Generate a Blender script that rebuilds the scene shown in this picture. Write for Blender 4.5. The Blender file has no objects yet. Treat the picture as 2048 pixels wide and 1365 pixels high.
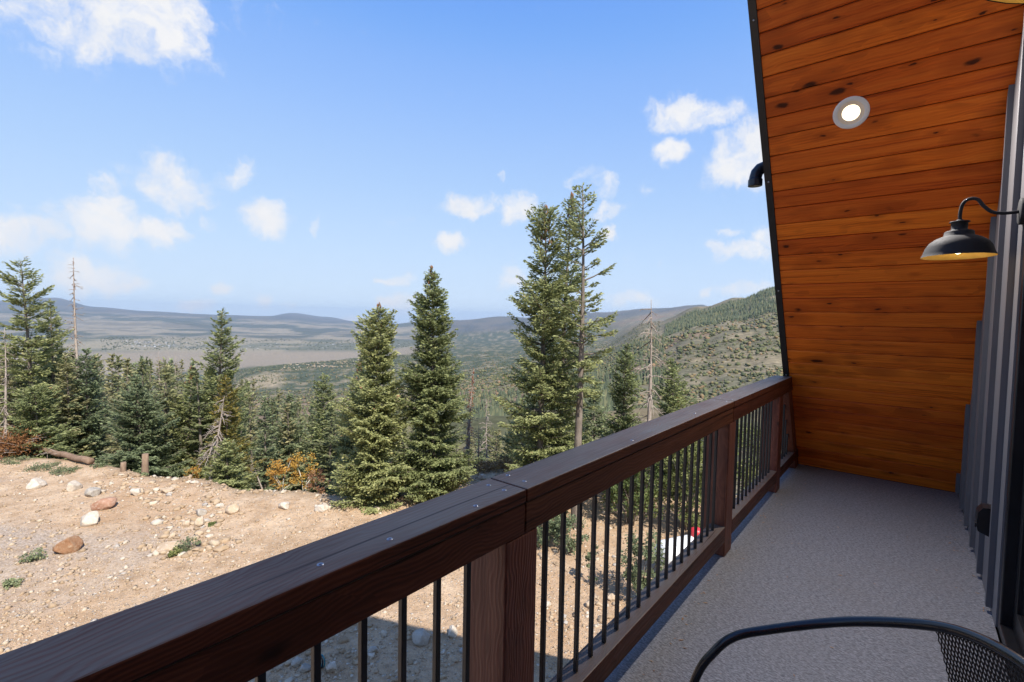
import bpy, math, random
import numpy as np
from mathutils import Vector, Matrix

SC = bpy.context.scene
COL = SC.collection
R = math.radians

# ------------------------------------------------------------------ camera
CAM = np.array([0.0, 0.0, 1.418])            # deck surface is z = 0, x points to the house wall, y along the railing
F, YAW, PIT, ROL = 952.25, 0.69598, 0.04646, 0.01907   # pixels of a 2048 px wide picture, radians
fw = np.array([-math.sin(YAW)*math.cos(PIT), math.cos(YAW)*math.cos(PIT), -math.sin(PIT)])
r0 = np.array([math.cos(YAW), math.sin(YAW), 0.0])
u0 = np.cross(r0, fw)
rt = math.cos(ROL)*r0 + math.sin(ROL)*u0
up = -math.sin(ROL)*r0 + math.cos(ROL)*u0
cam_d = bpy.data.cameras.new('camera')
cam = bpy.data.objects.new('camera', cam_d); COL.objects.link(cam)
cam.matrix_world = Matrix(((rt[0], up[0], -fw[0], CAM[0]), (rt[1], up[1], -fw[1], CAM[1]), (rt[2], up[2], -fw[2], CAM[2]), (0, 0, 0, 1)))
cam_d.sensor_width = 36.0; cam_d.sensor_fit = 'HORIZONTAL'
cam_d.lens = 36.0*F/2048.0
cam_d.clip_start = 0.05; cam_d.clip_end = 90000
SC.camera = cam
def ray(px, py): return fw + (px-1024)/F*rt - (py-682.5)/F*up
def at_z(px, py, z):
    v = ray(px, py); return CAM + v*((z-CAM[2])/v[2])
def at_depth(px, py, d): return CAM + ray(px, py)*d
def proj(p):
    v = np.asarray(p, float)-CAM; d = v@fw
    return 1024+F*(v@rt)/d, 682.5-F*(v@up)/d, d

# ------------------------------------------------------------------ exposure
SC.view_settings.view_transform = 'Standard'; SC.view_settings.look = 'None'
SC.view_settings.gamma = 1.0; SC.view_settings.use_curve_mapping = False
SC.view_settings.exposure = 1.0
SC.render.engine = 'CYCLES'
SC.cycles.use_denoising = True
SC.cycles.max_bounces = 8; SC.cycles.diffuse_bounces = 5; SC.cycles.transparent_max_bounces = 16

# ------------------------------------------------------------------ sun and sky
SUN_EL, SUN_AZ = 48.5, 108.6                  # azimuth clockwise from +y
sx, sy, sz = math.sin(R(SUN_AZ))*math.cos(R(SUN_EL)), math.cos(R(SUN_AZ))*math.cos(R(SUN_EL)), math.sin(R(SUN_EL))
sun_d = bpy.data.lights.new('sun', 'SUN'); sun_d.energy = 3.7; sun_d.angle = R(0.53); sun_d.color = (1.0, 0.95, 0.87)
sun = bpy.data.objects.new('sun', sun_d); COL.objects.link(sun)
sun.rotation_mode = 'QUATERNION'
sun.rotation_quaternion = Vector((-sx, -sy, -sz)).to_track_quat('-Z', 'Y')
sun.location = (40, -10, 60)

world = bpy.data.worlds.new('World'); SC.world = world; world.use_nodes = True
wt = world.node_tree; WN, WL = wt.nodes, wt.links
WN.clear()
w_out = WN.new('ShaderNodeOutputWorld'); w_bg = WN.new('ShaderNodeBackground')
w_bg.inputs['Strength'].default_value = 0.15
sky = WN.new('ShaderNodeTexSky'); sky.sky_type = 'NISHITA'; sky.sun_disc = False
sky.sun_elevation = R(SUN_EL); sky.sun_rotation = R(SUN_AZ)
sky.altitude = 2300; sky.air_density = 1.0; sky.dust_density = 0.4; sky.ozone_density = 1.6
WL.new(w_bg.outputs[0], w_out.inputs[0])
world.cycles.sampling_method = 'MANUAL'; world.cycles.sample_map_resolution = 256

def wnode(kind, op=None, **kw):
    n = WN.new(kind)
    if op: n.operation = op
    for k, v in kw.items(): n.inputs[int(k[1:])].default_value = v
    return n
tc = WN.new('ShaderNodeTexCoord')
dirn = wnode('ShaderNodeVectorMath', 'NORMALIZE'); WL.new(tc.outputs['Generated'], dirn.inputs[0])
# wobble the direction a little so that cloud edges are ragged
nz1 = WN.new('ShaderNodeTexNoise'); nz1.inputs['Scale'].default_value = 9; nz1.inputs['Detail'].default_value = 8; nz1.inputs['Roughness'].default_value = 0.62
WL.new(dirn.outputs[0], nz1.inputs['Vector'])
sub1 = wnode('ShaderNodeVectorMath', 'SUBTRACT', _1=(0.5, 0.5, 0.5)); WL.new(nz1.outputs['Color'], sub1.inputs[0])
scl1 = wnode('ShaderNodeVectorMath', 'SCALE'); scl1.inputs[3].default_value = 0.10; WL.new(sub1.outputs[0], scl1.inputs[0])
wob = wnode('ShaderNodeVectorMath', 'ADD'); WL.new(dirn.outputs[0], wob.inputs[0]); WL.new(scl1.outputs[0], wob.inputs[1])
# px, py, half width, half height, strength of each cloud of the photograph
CLOUDS = [(60, -10, 130, 50, .75), (200, 50, 90, 60, .95), (270, 20, 110, 60, .95), (345, 60, 50, 60, .95), (200, 95, 50, 30, .95), (20, 60, 60, 50, .45),
          (495, 15, 60, 40, .28), 
          (340, 365, 55, 55, .85), (375, 395, 60, 35, .6), (470, 350, 34, 28, .75), (205, 365, 26, 34, .5), (527, 442, 44, 36, .95), (640, 450, 12, 20, .7),
          (200, 445, 60, 52, .95), (285, 465, 70, 26, .95), (100, 430, 90, 26, .45), (45, 470, 70, 30, .8), (160, 548, 80, 30, .8), (275, 555, 24, 18, .8),
          (448, 578, 24, 18, .9), (520, 596, 18, 16, .9), (388, 612, 32, 15, .95), (708, 636, 34, 12, .95), (790, 560, 44, 14, .8), (800, 606, 46, 24, .9),
          (575, 605, 15, 12, .7), (940, 408, 60, 30, .95), (1030, 420, 42, 34, .95), (900, 488, 42, 18, .9), (1003, 352, 12, 14, .7), (430, 450, 24, 14, .5),
          (1030, 555, 30, 30, .8), (1220, 420, 30, 24, .85), (1212, 372, 28, 30, .6), (1225, 468, 26, 18, .9), (1165, 368, 20, 30, .5), (1285, 382, 26, 14, .4),
          (1385, 232, 90, 32, .95), (1340, 308, 44, 28, .95), (1470, 330, 62, 62, 1.0), (1520, 280, 60, 50, 1.0), (1490, 505, 66, 22, .95), (1540, 480, 50, 24, .8),
          (1480, 578, 60, 18, .9), (1400, 580, 20, 12, .7), (1270, 605, 60, 16, .7), (1450, 470, 20, 10, .6),
          (820, 480, 50, 70, .14), (1290, 515, 60, 30, .16)]
acc = None
for (px, py, hw, hh, st) in CLOUDS:
    c = ray(px, py); L = np.linalg.norm(c); c = c/L
    e1 = rt - c*(rt@c); e1 /= np.linalg.norm(e1); e2 = np.cross(e1, c)
    k1 = F*L*(1.0)/hw*1.0; k2 = F*L/hh
    s = wnode('ShaderNodeVectorMath', 'SUBTRACT', _1=tuple(c)); WL.new(wob.outputs[0], s.inputs[0])
    d1 = wnode('ShaderNodeVectorMath', 'DOT_PRODUCT', _1=tuple(e1*k1/L)); WL.new(s.outputs[0], d1.inputs[0])
    d2 = wnode('ShaderNodeVectorMath', 'DOT_PRODUCT', _1=tuple(e2*k2/L)); WL.new(s.outputs[0], d2.inputs[0])
    d3 = wnode('ShaderNodeVectorMath', 'DOT_PRODUCT', _1=tuple(c*F*0.004)); WL.new(s.outputs[0], d3.inputs[0])
    cb = WN.new('ShaderNodeCombineXYZ'); WL.new(d1.outputs['Value'], cb.inputs[0]); WL.new(d2.outputs['Value'], cb.inputs[1]); WL.new(d3.outputs['Value'], cb.inputs[2])
    ln = wnode('ShaderNodeVectorMath', 'LENGTH'); WL.new(cb.outputs[0], ln.inputs[0])
    mr = WN.new('ShaderNodeMapRange'); mr.interpolation_type = 'SMOOTHSTEP'
    mr.inputs[1].default_value = 0.25; mr.inputs[2].default_value = 1.45; mr.inputs[3].default_value = st; mr.inputs[4].default_value = 0.0
    WL.new(ln.outputs['Value'], mr.inputs[0])
    if acc is None: acc = mr.outputs[0]
    else:
        mx = wnode('ShaderNodeMath', 'MAXIMUM'); WL.new(acc, mx.inputs[0]); WL.new(mr.outputs[0], mx.inputs[1]); acc = mx.outputs[0]
nz2 = WN.new('ShaderNodeTexNoise'); nz2.inputs['Scale'].default_value = 26; nz2.inputs['Detail'].default_value = 9; nz2.inputs['Roughness'].default_value = 0.6
WL.new(wob.outputs[0], nz2.inputs['Vector'])
er = WN.new('ShaderNodeMapRange'); er.inputs[1].default_value = 0.28; er.inputs[2].default_value = 0.70; er.inputs[3].default_value = -0.60; er.inputs[4].default_value = 0.10
WL.new(nz2.outputs['Fac'], er.inputs[0])
ad = wnode('ShaderNodeMath', 'ADD'); WL.new(acc, ad.inputs[0]); WL.new(er.outputs[0], ad.inputs[1])
fin = WN.new('ShaderNodeMapRange'); fin.interpolation_type = 'SMOOTHSTEP'; fin.inputs[1].default_value = 0.0; fin.inputs[2].default_value = .86
WL.new(ad.outputs[0], fin.inputs[0])
# cloud tone: lit white with slightly grey bellies
nz3 = WN.new('ShaderNodeTexNoise'); nz3.inputs['Scale'].default_value = 14; nz3.inputs['Detail'].default_value = 5
WL.new(wob.outputs[0], nz3.inputs['Vector'])
ctone = WN.new('ShaderNodeMix'); ctone.data_type = 'RGBA'
ctone.inputs[6].default_value = (.80, .83, .90, 1); ctone.inputs[7].default_value = (1.0, .985, .97, 1)
WL.new(nz3.outputs['Fac'], ctone.inputs[0])
# film-like response of the photograph's sky: the same curve for the whole dome
pre = wnode('ShaderNodeVectorMath', 'SCALE'); pre.inputs[3].default_value = 0.1; WL.new(sky.outputs[0], pre.inputs[0])
crv = WN.new('ShaderNodeRGBCurve'); cm = crv.mapping; cm.use_clip = False; cm.extend = 'HORIZONTAL'
for ch, pts in ((0, [(0, .0), (.041, .085), (.059, .125), (.075, .18), (.099, .29), (.162, .43), (.29, .56), (.557, .66), (1, .72)]),
                (1, [(0, .0), (.08, .26), (.101, .31), (.122, .38), (.168, .51), (.268, .64), (.454, .75), (.75, .82), (1, .86)]),
                (2, [(0, .0), (.15, .78), (.198, .86), (.235, .92), (.313, .98), (.464, 1.0), (.68, 1.02), (1, 1.02)])):
    cv = cm.curves[ch]
    cv.points[0].location = pts[0]; cv.points[1].location = pts[-1]
    for p in pts[1:-1]: cv.points.new(*p)
cm.update()
WL.new(pre.outputs[0], crv.inputs['Color'])
cmix = WN.new('ShaderNodeMix'); cmix.data_type = 'RGBA'
WL.new(fin.outputs[0], cmix.inputs[0]); WL.new(crv.outputs[0], cmix.inputs[6]); WL.new(ctone.outputs[2], cmix.inputs[7])
post_ = wnode('ShaderNodeVectorMath', 'SCALE'); post_.inputs[3].default_value = 1/(2**1.0*0.15); WL.new(cmix.outputs[2], post_.inputs[0])
WL.new(post_.outputs[0], w_bg.inputs['Color'])

# ------------------------------------------------------------------ helpers
rng = np.random.default_rng(7)
def lin(r, g, b):
    f = lambda c: (c/255/12.92) if c/255 <= .04045 else ((c/255+.055)/1.055)**2.4
    return (f(r), f(g), f(b), 1.0)

def mesh_np(name, v, f):
    """mesh from numpy arrays, f is (n,3) or (n,4)"""
    v = np.asarray(v, np.float32); f = np.asarray(f, np.int32)
    me = bpy.data.meshes.new(name)
    n, k = f.shape
    me.vertices.add(len(v)); me.vertices.foreach_set('co', v.ravel())
    me.loops.add(n*k); me.loops.foreach_set('vertex_index', f.ravel())
    me.polygons.add(n); me.polygons.foreach_set('loop_start', np.arange(n, dtype=np.int32)*k)
    me.update(calc_edges=True)
    return me

class MB:
    """collects boxes, prisms, tubes and lathes into one mesh"""
    def __init__(s): s.v = []; s.f = []
    def add(s, vs, fs):
        o = len(s.v); s.v += [tuple(float(c) for c in p) for p in vs]; s.f += [tuple(i+o for i in q) for q in fs]
    def box(s, x0, x1, y0, y1, z0, z1, bev=0.0):
        if bev <= 0:
            s.add([(x0,y0,z0),(x1,y0,z0),(x1,y1,z0),(x0,y1,z0),(x0,y0,z1),(x1,y0,z1),(x1,y1,z1),(x0,y1,z1)],
                  [(0,3,2,1),(4,5,6,7),(0,1,5,4),(1,2,6,5),(2,3,7,6),(3,0,4,7)]); return
        import bmesh
        bm = bmesh.new(); bmesh.ops.create_cube(bm, size=1.0)
        for q in bm.verts:
            q.co.x = x0 if q.co.x < 0 else x1; q.co.y = y0 if q.co.y < 0 else y1; q.co.z = z0 if q.co.z < 0 else z1
        bmesh.ops.bevel(bm, geom=list(bm.edges), offset=bev, segments=2, affect='EDGES', profile=.5)
        bm.verts.index_update()
        s.add([tuple(q.co) for q in bm.verts], [[q.index for q in fc.verts] for fc in bm.faces]); bm.free()
    def prism(s, pts, ax, a, b):
        """polygon pts in the two other axes, extruded along axis ax from a to b"""
        def mk(p, t):
            return {0: (t, p[0], p[1]), 1: (p[0], t, p[1]), 2: (p[0], p[1], t)}[ax]
        n = len(pts)
        s.add([mk(p, a) for p in pts]+[mk(p, b) for p in pts],
              [tuple(range(n))[::-1], tuple(range(n, 2*n))]+[(i, (i+1) % n, n+(i+1) % n, n+i) for i in range(n)])
    def tube(s, path, rad, n=8, cap=True):
        path = [Vector(p) for p in path]
        rads = rad if hasattr(rad, '__len__') else [rad]*len(path)
        rings = []; ref = None
        for i, p in enumerate(path):
            t = (path[min(i+1, len(path)-1)]-path[max(i-1, 0)]).normalized()
            if ref is None:
                ref = t.orthogonal().normalized()
            ref = (ref - t*ref.dot(t)).normalized(); b = t.cross(ref)
            rings.append([p+(ref*math.cos(2*math.pi*k/n)+b*math.sin(2*math.pi*k/n))*rads[i] for k in range(n)])
        vs = [q for rg in rings for q in rg]; fs = []
        for i in range(len(path)-1):
            for k in range(n):
                fs.append((i*n+k, i*n+(k+1) % n, (i+1)*n+(k+1) % n, (i+1)*n+k))
        if cap: fs += [tuple(range(n))[::-1], tuple(range((len(path)-1)*n, len(path)*n))]
        s.add(vs, fs)
    def lathe(s, prof, c, n=32, axis=(0, 0, 1)):
        q = Vector((0, 0, 1)).rotation_difference(Vector(axis)); c = Vector(c)
        vs = []; fs = []
        for (rr, zz) in prof:
            for k in range(n):
                a = 2*math.pi*k/n; vs.append(c + q @ Vector((rr*math.cos(a), rr*math.sin(a), zz)))
        for i in range(len(prof)-1):
            for k in range(n): fs.append((i*n+k, i*n+(k+1) % n, (i+1)*n+(k+1) % n, (i+1)*n+k))
        s.add(vs, fs)
    def mesh(s, name, smooth=False):
        me = bpy.data.meshes.new(name); me.from_pydata(s.v, [], s.f); me.update()
        if smooth: me.polygons.foreach_set('use_smooth', [True]*len(me.polygons))
        return me
    def build(s, name, m, parent=None, smooth=False, loc=(0, 0, 0)):
        return obj(name, s.mesh(name, smooth), m, parent, loc)

def obj(name, me, m=None, parent=None, loc=(0, 0, 0)):
    o = bpy.data.objects.new(name, me); COL.objects.link(o)
    if m is not None and not me.materials: me.materials.append(m)
    if parent: o.parent = parent
    o.location = loc
    return o
def tag(o, label=None, cat=None, group=None, kind=None):
    if label: o['label'] = label
    if cat: o['category'] = cat
    if group: o['group'] = group
    if kind: o['kind'] = kind
    return o
def thing(name, label, cat, loc=(0, 0, 0), group=None, rz=0.0):
    o = bpy.data.objects.new(name, None); COL.objects.link(o); o.location = loc; o.rotation_euler = (0, 0, rz)
    o.empty_display_size = 0.2
    return tag(o, label, cat, group)
def copy_tree(src, parent=None):
    c = src.copy(); COL.objects.link(c)
    if parent: c.parent = parent
    for ch in list(src.children): copy_tree(ch, c)
    return c

# value noise on the plane
def vnoise(x, y, seed=0):
    xi = np.floor(x).astype(np.int64); yi = np.floor(y).astype(np.int64); fx = x-xi; fy = y-yi
    fx = fx*fx*(3-2*fx); fy = fy*fy*(3-2*fy)
    def h(a, b):
        n = (a*374761393 + b*668265263 + seed*1442695041) & 0x7fffffff
        n = ((n ^ (n >> 13))*1274126177) & 0x7fffffff
        return ((n ^ (n >> 16)) & 0xffff)/65535.0
    return (h(xi, yi)*(1-fx)+h(xi+1, yi)*fx)*(1-fy)+(h(xi, yi+1)*(1-fx)+h(xi+1, yi+1)*fx)*fy
def fbm(x, y, sc, seed=0, oct=4, rough=0.5):
    t = 0; a = 1; s = 0
    for o in range(oct):
        t = t+a*vnoise(x/sc*2**o+17.3*o, y/sc*2**o-9.1*o, seed+o); s += a; a *= rough
    return t/s

# ------------------------------------------------------------------ materials
class NM:
    def __init__(s, name, rough=0.6, spec=0.5, metal=0.0):
        s.m = bpy.data.materials.new(name); s.m.use_nodes = True
        s.N = s.m.node_tree.nodes; s.L = s.m.node_tree.links
        s.b = s.N['Principled BSDF']; s.out = s.N['Material Output']
        s.b.inputs['Roughness'].default_value = rough; s.b.inputs['Metallic'].default_value = metal
        s.b.inputs['Specular IOR Level'].default_value = spec
    def n(s, kind, op=None, ins=None, **at):
        q = s.N.new(kind)
        if op: q.operation = op
        for k, v in at.items(): setattr(q, k, v)
        for k, v in (ins or {}).items():
            if hasattr(v, 'bl_idname') or isinstance(v, bpy.types.NodeSocket): s.L.new(v, q.inputs[k])
            else: q.inputs[k].default_value = v
        return q
    def coord(s, which='Object', scale=(1, 1, 1), rand=False, rot=(0, 0, 0)):
        if which == 'Position': src = s.n('ShaderNodeNewGeometry').outputs['Position']
        else: src = s.n('ShaderNodeTexCoord').outputs[which]
        if rand:
            oi = s.n('ShaderNodeObjectInfo')
            mu = s.n('ShaderNodeVectorMath', 'SCALE', {0: (37.7, 91.3, 55.1)}); s.L.new(oi.outputs['Random'], mu.inputs[3])
            src = s.n('ShaderNodeVectorMath', 'ADD', {0: src, 1: mu.outputs[0]}).outputs[0]
        mp = s.n('ShaderNodeMapping', None, {'Vector': src, 'Scale': scale, 'Rotation': rot})
        return mp.outputs[0]
    def noise(s, vec, scale, detail=4, rough=.55, dist=0.0, out='Fac'):
        return s.n('ShaderNodeTexNoise', None, {'Vector': vec, 'Scale': scale, 'Detail': detail, 'Roughness': rough, 'Distortion': dist}).outputs[out]
    def ramp(s, fac, stops, interp='LINEAR'):
        q = s.n('ShaderNodeValToRGB', None, {'Fac': fac}); cr = q.color_ramp; cr.interpolation = interp
        while len(cr.elements) < len(stops): cr.elements.new(0.5)
        for e, (p, c) in zip(cr.elements, stops):
            e.position = p; e.color = c if hasattr(c, '__len__') else (c, c, c, 1)
        return q.outputs[0]
    def mix(s, fac, a, b, blend='MIX'):
        q = s.n('ShaderNodeMix', None, None, data_type='RGBA', blend_type=blend)
        for i, v in ((0, fac), (6, a), (7, b)):
            if isinstance(v, bpy.types.NodeSocket): s.L.new(v, q.inputs[i])
            else: q.inputs[i].default_value = v
        return q.outputs[2]
    def math(s, op, a, b=0.0, clamp=False):
        q = s.n('ShaderNodeMath', op, {0: a, 1: b}); q.use_clamp = clamp; return q.outputs[0]
    def rng(s, v, a, b, c=0.0, d=1.0, smooth=False):
        q = s.n('ShaderNodeMapRange', None, {0: v, 1: a, 2: b, 3: c, 4: d})
        if smooth: q.interpolation_type = 'SMOOTHSTEP'
        return q.outputs[0]
    def color(s, c):
        if isinstance(c, bpy.types.NodeSocket): s.L.new(c, s.b.inputs['Base Color'])
        else: s.b.inputs['Base Color'].default_value = c
    def rough(s, v): s.L.new(v, s.b.inputs['Roughness'])
    def bump(s, h, strength=.3, dist=.01):
        q = s.n('ShaderNodeBump', None, {'Height': h, 'Strength': strength, 'Distance': dist}); s.L.new(q.outputs[0], s.b.inputs['Normal']); return q

def plain(name, col, rough=.5, metal=0.0, var=0.15, vscale=30, spec=.5):
    q = NM(name, rough, spec, metal); c = q.coord()
    nz = q.noise(c, vscale, 5)
    a = tuple(x*(1-var) for x in col[:3])+(1,); b = tuple(min(1, x*(1+var)) for x in col[:3])+(1,)
    q.color(q.mix(nz, a, b)); q.rough(q.rng(nz, 0.2, 0.8, max(0, rough-.08), min(1, rough+.08)))
    return q.m

def wood(name, dark, mid, light, ax=0, rough=.42, ring=105.0, bump=.15, weather=None, knotcol=None, knots=1.0, blotch=.5, ringw=.25, spec=.5, vary=(.86, 1.10), checks=0.0):
    """stained softwood: growth rings cut lengthwise along axis ax, knots that bend the grain"""
    q = NM(name, rough, spec)
    base = q.coord('Object', rand=True)
    def stretched(across, along): 
        v = [across]*3; v[ax] = along
        return q.n('ShaderNodeMapping', None, {'Vector': base, 'Scale': tuple(v)}).outputs[0]
    def knot(across, along, r_lo, r_hi, share):
        mk = stretched(across, along)
        mkd = q.n('ShaderNodeVectorMath', 'ADD', {0: mk, 1: q.n('ShaderNodeVectorMath', 'SCALE', {0: q.noise(mk, 2.5, 3, out='Color'), 3: 0.25}).outputs[0]}).outputs[0]
        vo = q.n('ShaderNodeTexVoronoi', None, {'Vector': mkd, 'Scale': 1.0})
        sep = q.n('ShaderNodeSeparateColor', None, {0: vo.outputs['Color']})
        has = q.rng(sep.outputs[0], 1-share, 1-share+.02)
        kk = q.math('DIVIDE', vo.outputs['Distance'], q.rng(sep.outputs[1], 0, 1, r_lo, r_hi))
        return q.math('MULTIPLY', has, q.rng(kk, .5, 1.05, 1, 0, True)), q.math('MULTIPLY', has, q.rng(kk, .8, 4.5, 1, 0, True))
    c1, h1 = knot(8.0, 3.4, .07, .20, .50); c2, h2 = knot(17.0, 6.5, .06, .19, .34)
    core = q.math('MAXIMUM', c1, c2); halo = q.math('MAXIMUM', h1, q.math('MULTIPLY', h2, .8))
    # rings round a pith line that wanders below the face
    wob = q.noise(stretched(1.2, 1.5), 1.0, 3, .5, out='Color')
    wv = q.n('ShaderNodeVectorMath', 'SCALE', {0: q.n('ShaderNodeVectorMath', 'SUBTRACT', {0: wob, 1: (.5, .5, .5)}).outputs[0], 3: .16}).outputs[0]
    fine = q.n('ShaderNodeVectorMath', 'SCALE', {0: q.n('ShaderNodeVectorMath', 'SUBTRACT', {0: q.noise(stretched(14, 5), 1.0, 3, .55, out='Color'), 1: (.5, .5, .5)}).outputs[0], 3: .030}).outputs[0]
    v0 = [1.0]*3; v0[ax] = 0.0
    flatv = q.n('ShaderNodeVectorMath', 'MULTIPLY', {0: q.n('ShaderNodeVectorMath', 'ADD', {0: q.n('ShaderNodeTexCoord').outputs['Object'], 1: q.n('ShaderNodeVectorMath', 'ADD', {0: wv, 1: fine}).outputs[0]}).outputs[0], 1: tuple(v0)}).outputs[0]
    oi = q.n('ShaderNodeObjectInfo')
    pith = [.045]*3; pith[ax] = 0
    flatv = q.n('ShaderNodeVectorMath', 'ADD', {0: flatv, 1: tuple(pith)}).outputs[0]
    dist = q.n('ShaderNodeVectorMath', 'LENGTH', {0: flatv}).outputs['Value']
    dist = q.math('ADD', dist, q.math('MULTIPLY', halo, .012))
    ph = q.math('MULTIPLY', dist, ring*6.2832)
    g1 = q.rng(q.math('SINE', ph), -1, 1)
    g1 = q.math('POWER', g1, 1.6)
    g2 = q.noise(stretched(190, 5), 1.0, 3, .6)
    g3 = q.noise(stretched(34, 1.1), 1.0, 4, .6)
    blot = q.noise(stretched(7, 2.2), 1.0, 4, .6)
    col = q.ramp(q.math('ADD', q.math('MULTIPLY', g3, 1-ringw), q.math('MULTIPLY', g1, ringw)), [(0.24, dark), (.44, mid), (.76, light)])
    col = q.mix(q.rng(g2, .4, .8, 0, .28), col, dark)
    col = q.mix(q.rng(blot, .52, .80, 0, blotch, True), col, dark)
    hsv = q.n('ShaderNodeHueSaturation', None, {'Color': col, 'Value': q.rng(oi.outputs['Random'], 0, 1, vary[0], vary[1]), 'Hue': q.rng(oi.outputs['Random'], 0, 1, .492, .502)})
    col = hsv.outputs[0]
    kc = knotcol or tuple(c*.28 for c in dark[:3])+(1,)
    col = q.mix(q.math('MULTIPLY', halo, .62*knots), col, dark)
    col = q.mix(q.math('MULTIPLY', core, .92*knots), col, kc)
    h = q.math('ADD', q.math('MULTIPLY', g1, .7), q.math('MULTIPLY', g2, .5))
    if weather:
        geo = q.n('ShaderNodeNewGeometry'); sepn = q.n('ShaderNodeSeparateXYZ', None, {0: geo.outputs['Normal']})
        wm = q.math('MULTIPLY', q.rng(sepn.outputs[2], .6, .9), q.math('ADD', q.math('ADD', q.math('MULTIPLY', q.rng(g1, 0, 1, 0, -.36), q.rng(q.noise(stretched(6, 1.5), 1.0, 2), .38, .62)), .82), q.rng(blot, .4, .75, 0, -.45)), True)
        col = q.mix(wm, col, weather)
    if checks:
        ck = q.noise(stretched(42, .55), 1.0, 2, .5, 1.2); cm_ = q.math('MULTIPLY', q.rng(ck, .665, .70), checks)
        col = q.mix(cm_, col, tuple(c_*.25 for c_ in dark[:3])+(1,)); h = q.math('SUBTRACT', h, q.math('MULTIPLY', cm_, 2.0))
    q.color(col)
    q.rough(q.rng(g2, .3, .7, max(.1, rough-.1), rough+.12))
    q.bump(h, bump, .004)
    return q.m

M = {}
M['soffit'] = wood('stained_pine_boards', (.38, .066, .007, 1), (.80, .180, .014, 1), (.95, .270, .028, 1), ax=0, rough=.42, bump=.05, knotcol=(.035, .008, .002, 1), ring=60, ringw=.10, blotch=.62, spec=.22, vary=(.78, 1.10))
M['rail'] = wood('dark_stained_timber', (.048, .014, .006, 1), (.096, .030, .013, 1), (.150, .052, .024, 1), ax=1, rough=.50, bump=.10, weather=(.165, .150, .126, 1), knots=1.0, ring=120, checks=.85, spec=.25)
M['post'] = wood('dark_stained_post', (.105, .028, .014, 1), (.155, .046, .023, 1), (.215, .072, .037, 1), ax=2, rough=.55, bump=.2, checks=.6)
M['black'] = plain('black_powder_coated_metal', (.018, .018, .020), .42, 0.0, .2, 60)
M['lampblack'] = plain('matt_black_lamp_metal', (.018, .018, .020), .78, 0.0, .25, 90)
M['gold'] = plain('brushed_gold_lining', (.62, .40, .10), .38, .55, .12, 40)
M['trim'] = plain('dark_bronze_metal_trim', (.030, .027, .025), .38, 0.2, .2, 12)
M['roofmetal'] = plain('dark_standing_seam_metal', (.030, .030, .033), .45, .3, .2, 4)
M['steel'] = plain('zinc_screw_metal', (.35, .35, .37), .35, .9, .2, 80)
M['white'] = plain('white_painted_metal', (.80, .79, .76), .45, 0, .05, 20)
M['cream'] = plain('cream_baffle', (.92, .78, .58), .5, 0, .04, 20)
M['frame'] = plain('black_door_frame', (.010, .010, .012), .35, 0, .2, 20)
M['chairtube'] = plain('glossy_black_tube', (.012, .014, .018), .22, 0, .2, 40)
M['mesh'] = plain('dark_bronze_wire', (.055, .045, .036), .5, .3, .25, 60)
M['concrete'] = plain('grey_concrete', (.36, .34, .32), .9, 0, .2, 5)
M['pvc'] = plain('black_plastic_pipe', (.012, .014, .022), .32, 0, .2, 30)

q = NM('siding_grey_paint', .55)
c = q.coord('Object'); g = q.noise(q.n('ShaderNodeMapping', None, {'Vector': c, 'Scale': (60, 60, 3)}).outputs[0], 1.5, 5, .6)
q.color(q.mix(g, (.125, .120, .125, 1), (.180, .172, .178, 1))); q.bump(g, .25, .004); M['siding'] = q.m
q = NM('siding_paint_shaded', .5)  # siding paint again, darkened: shade on the batten sides put into the colour
c = q.coord('Object'); g = q.noise(q.n('ShaderNodeMapping', None, {'Vector': c, 'Scale': (60, 60, 3)}).outputs[0], 1.5, 5, .6)
q.color(q.mix(g, (.095, .094, .104, 1), (.135, .132, .142, 1))); q.bump(g, .2, .004); M['batten'] = q.m

q = NM('grey_flecked_deck_membrane', .62, .4)
c = q.coord('Object')
c2 = q.n('ShaderNodeMapping', None, {'Vector': c, 'Rotation': (0, 0, R(35)), 'Scale': (1, 2.3, 1)}).outputs[0]
f1 = q.noise(c2, 66, 3, .75, .5); f2 = q.noise(c, 220, 2, .5); f3 = q.noise(c, 2.2, 4, .6)
col = q.ramp(f1, [(.38, (.085, .088, .100, 1)), (.50, (.195, .198, .216, 1)), (.62, (.32, .322, .342, 1))])
col = q.mix(q.rng(f2, .3, .7, 0, .28), col, (.19, .185, .19, 1))
col = q.mix(q.rng(f3, .45, .8, 0, .35), col, (.19, .175, .165, 1))
q.color(col); q.bump(q.math('ADD', f1, f2), .12, .002); M['deck'] = q.m

q = NM('dark_window_glass', .04, .5); q.color((.006, .008, .011, 1)); M['glass'] = q.m

q = NM('lit_lamp_lens', .5)
q.color((.9, .85, .75, 1)); q.b.inputs['Emission Color'].default_value = (1.0, .80, .50, 1); q.b.inputs['Emission Strength'].default_value = 1.3
M['lens'] = q.m

# ------------------------------------------------------------------ terrain
PADZ = -5.0                                    # bare ground in front of the house
def az_of(px):
    v = ray(px, 640); return math.atan2(v[0], v[1])      # clockwise from +y
# outer edge of the bare pad, traced where the ground drops out of sight
CREST = [(-500, 900), (-200, 905), (0, 915), (110, 915), (200, 927), (300, 955), (420, 966), (480, 983), (600, 984), (690, 996), (760, 992), (830, 975), (920, 950), (1000, 943), (1060, 940), (1150, 948), (1250, 960), (1400, 985), (1550, 1000)]
cr_az = []; cr_r = []
for px, py in CREST:
    p = at_z(px, py, PADZ); cr_az.append(math.atan2(p[0], p[1])); cr_r.append(math.hypot(p[0], p[1]))
cr_az = np.array(cr_az); cr_r = np.array(cr_r)
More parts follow.
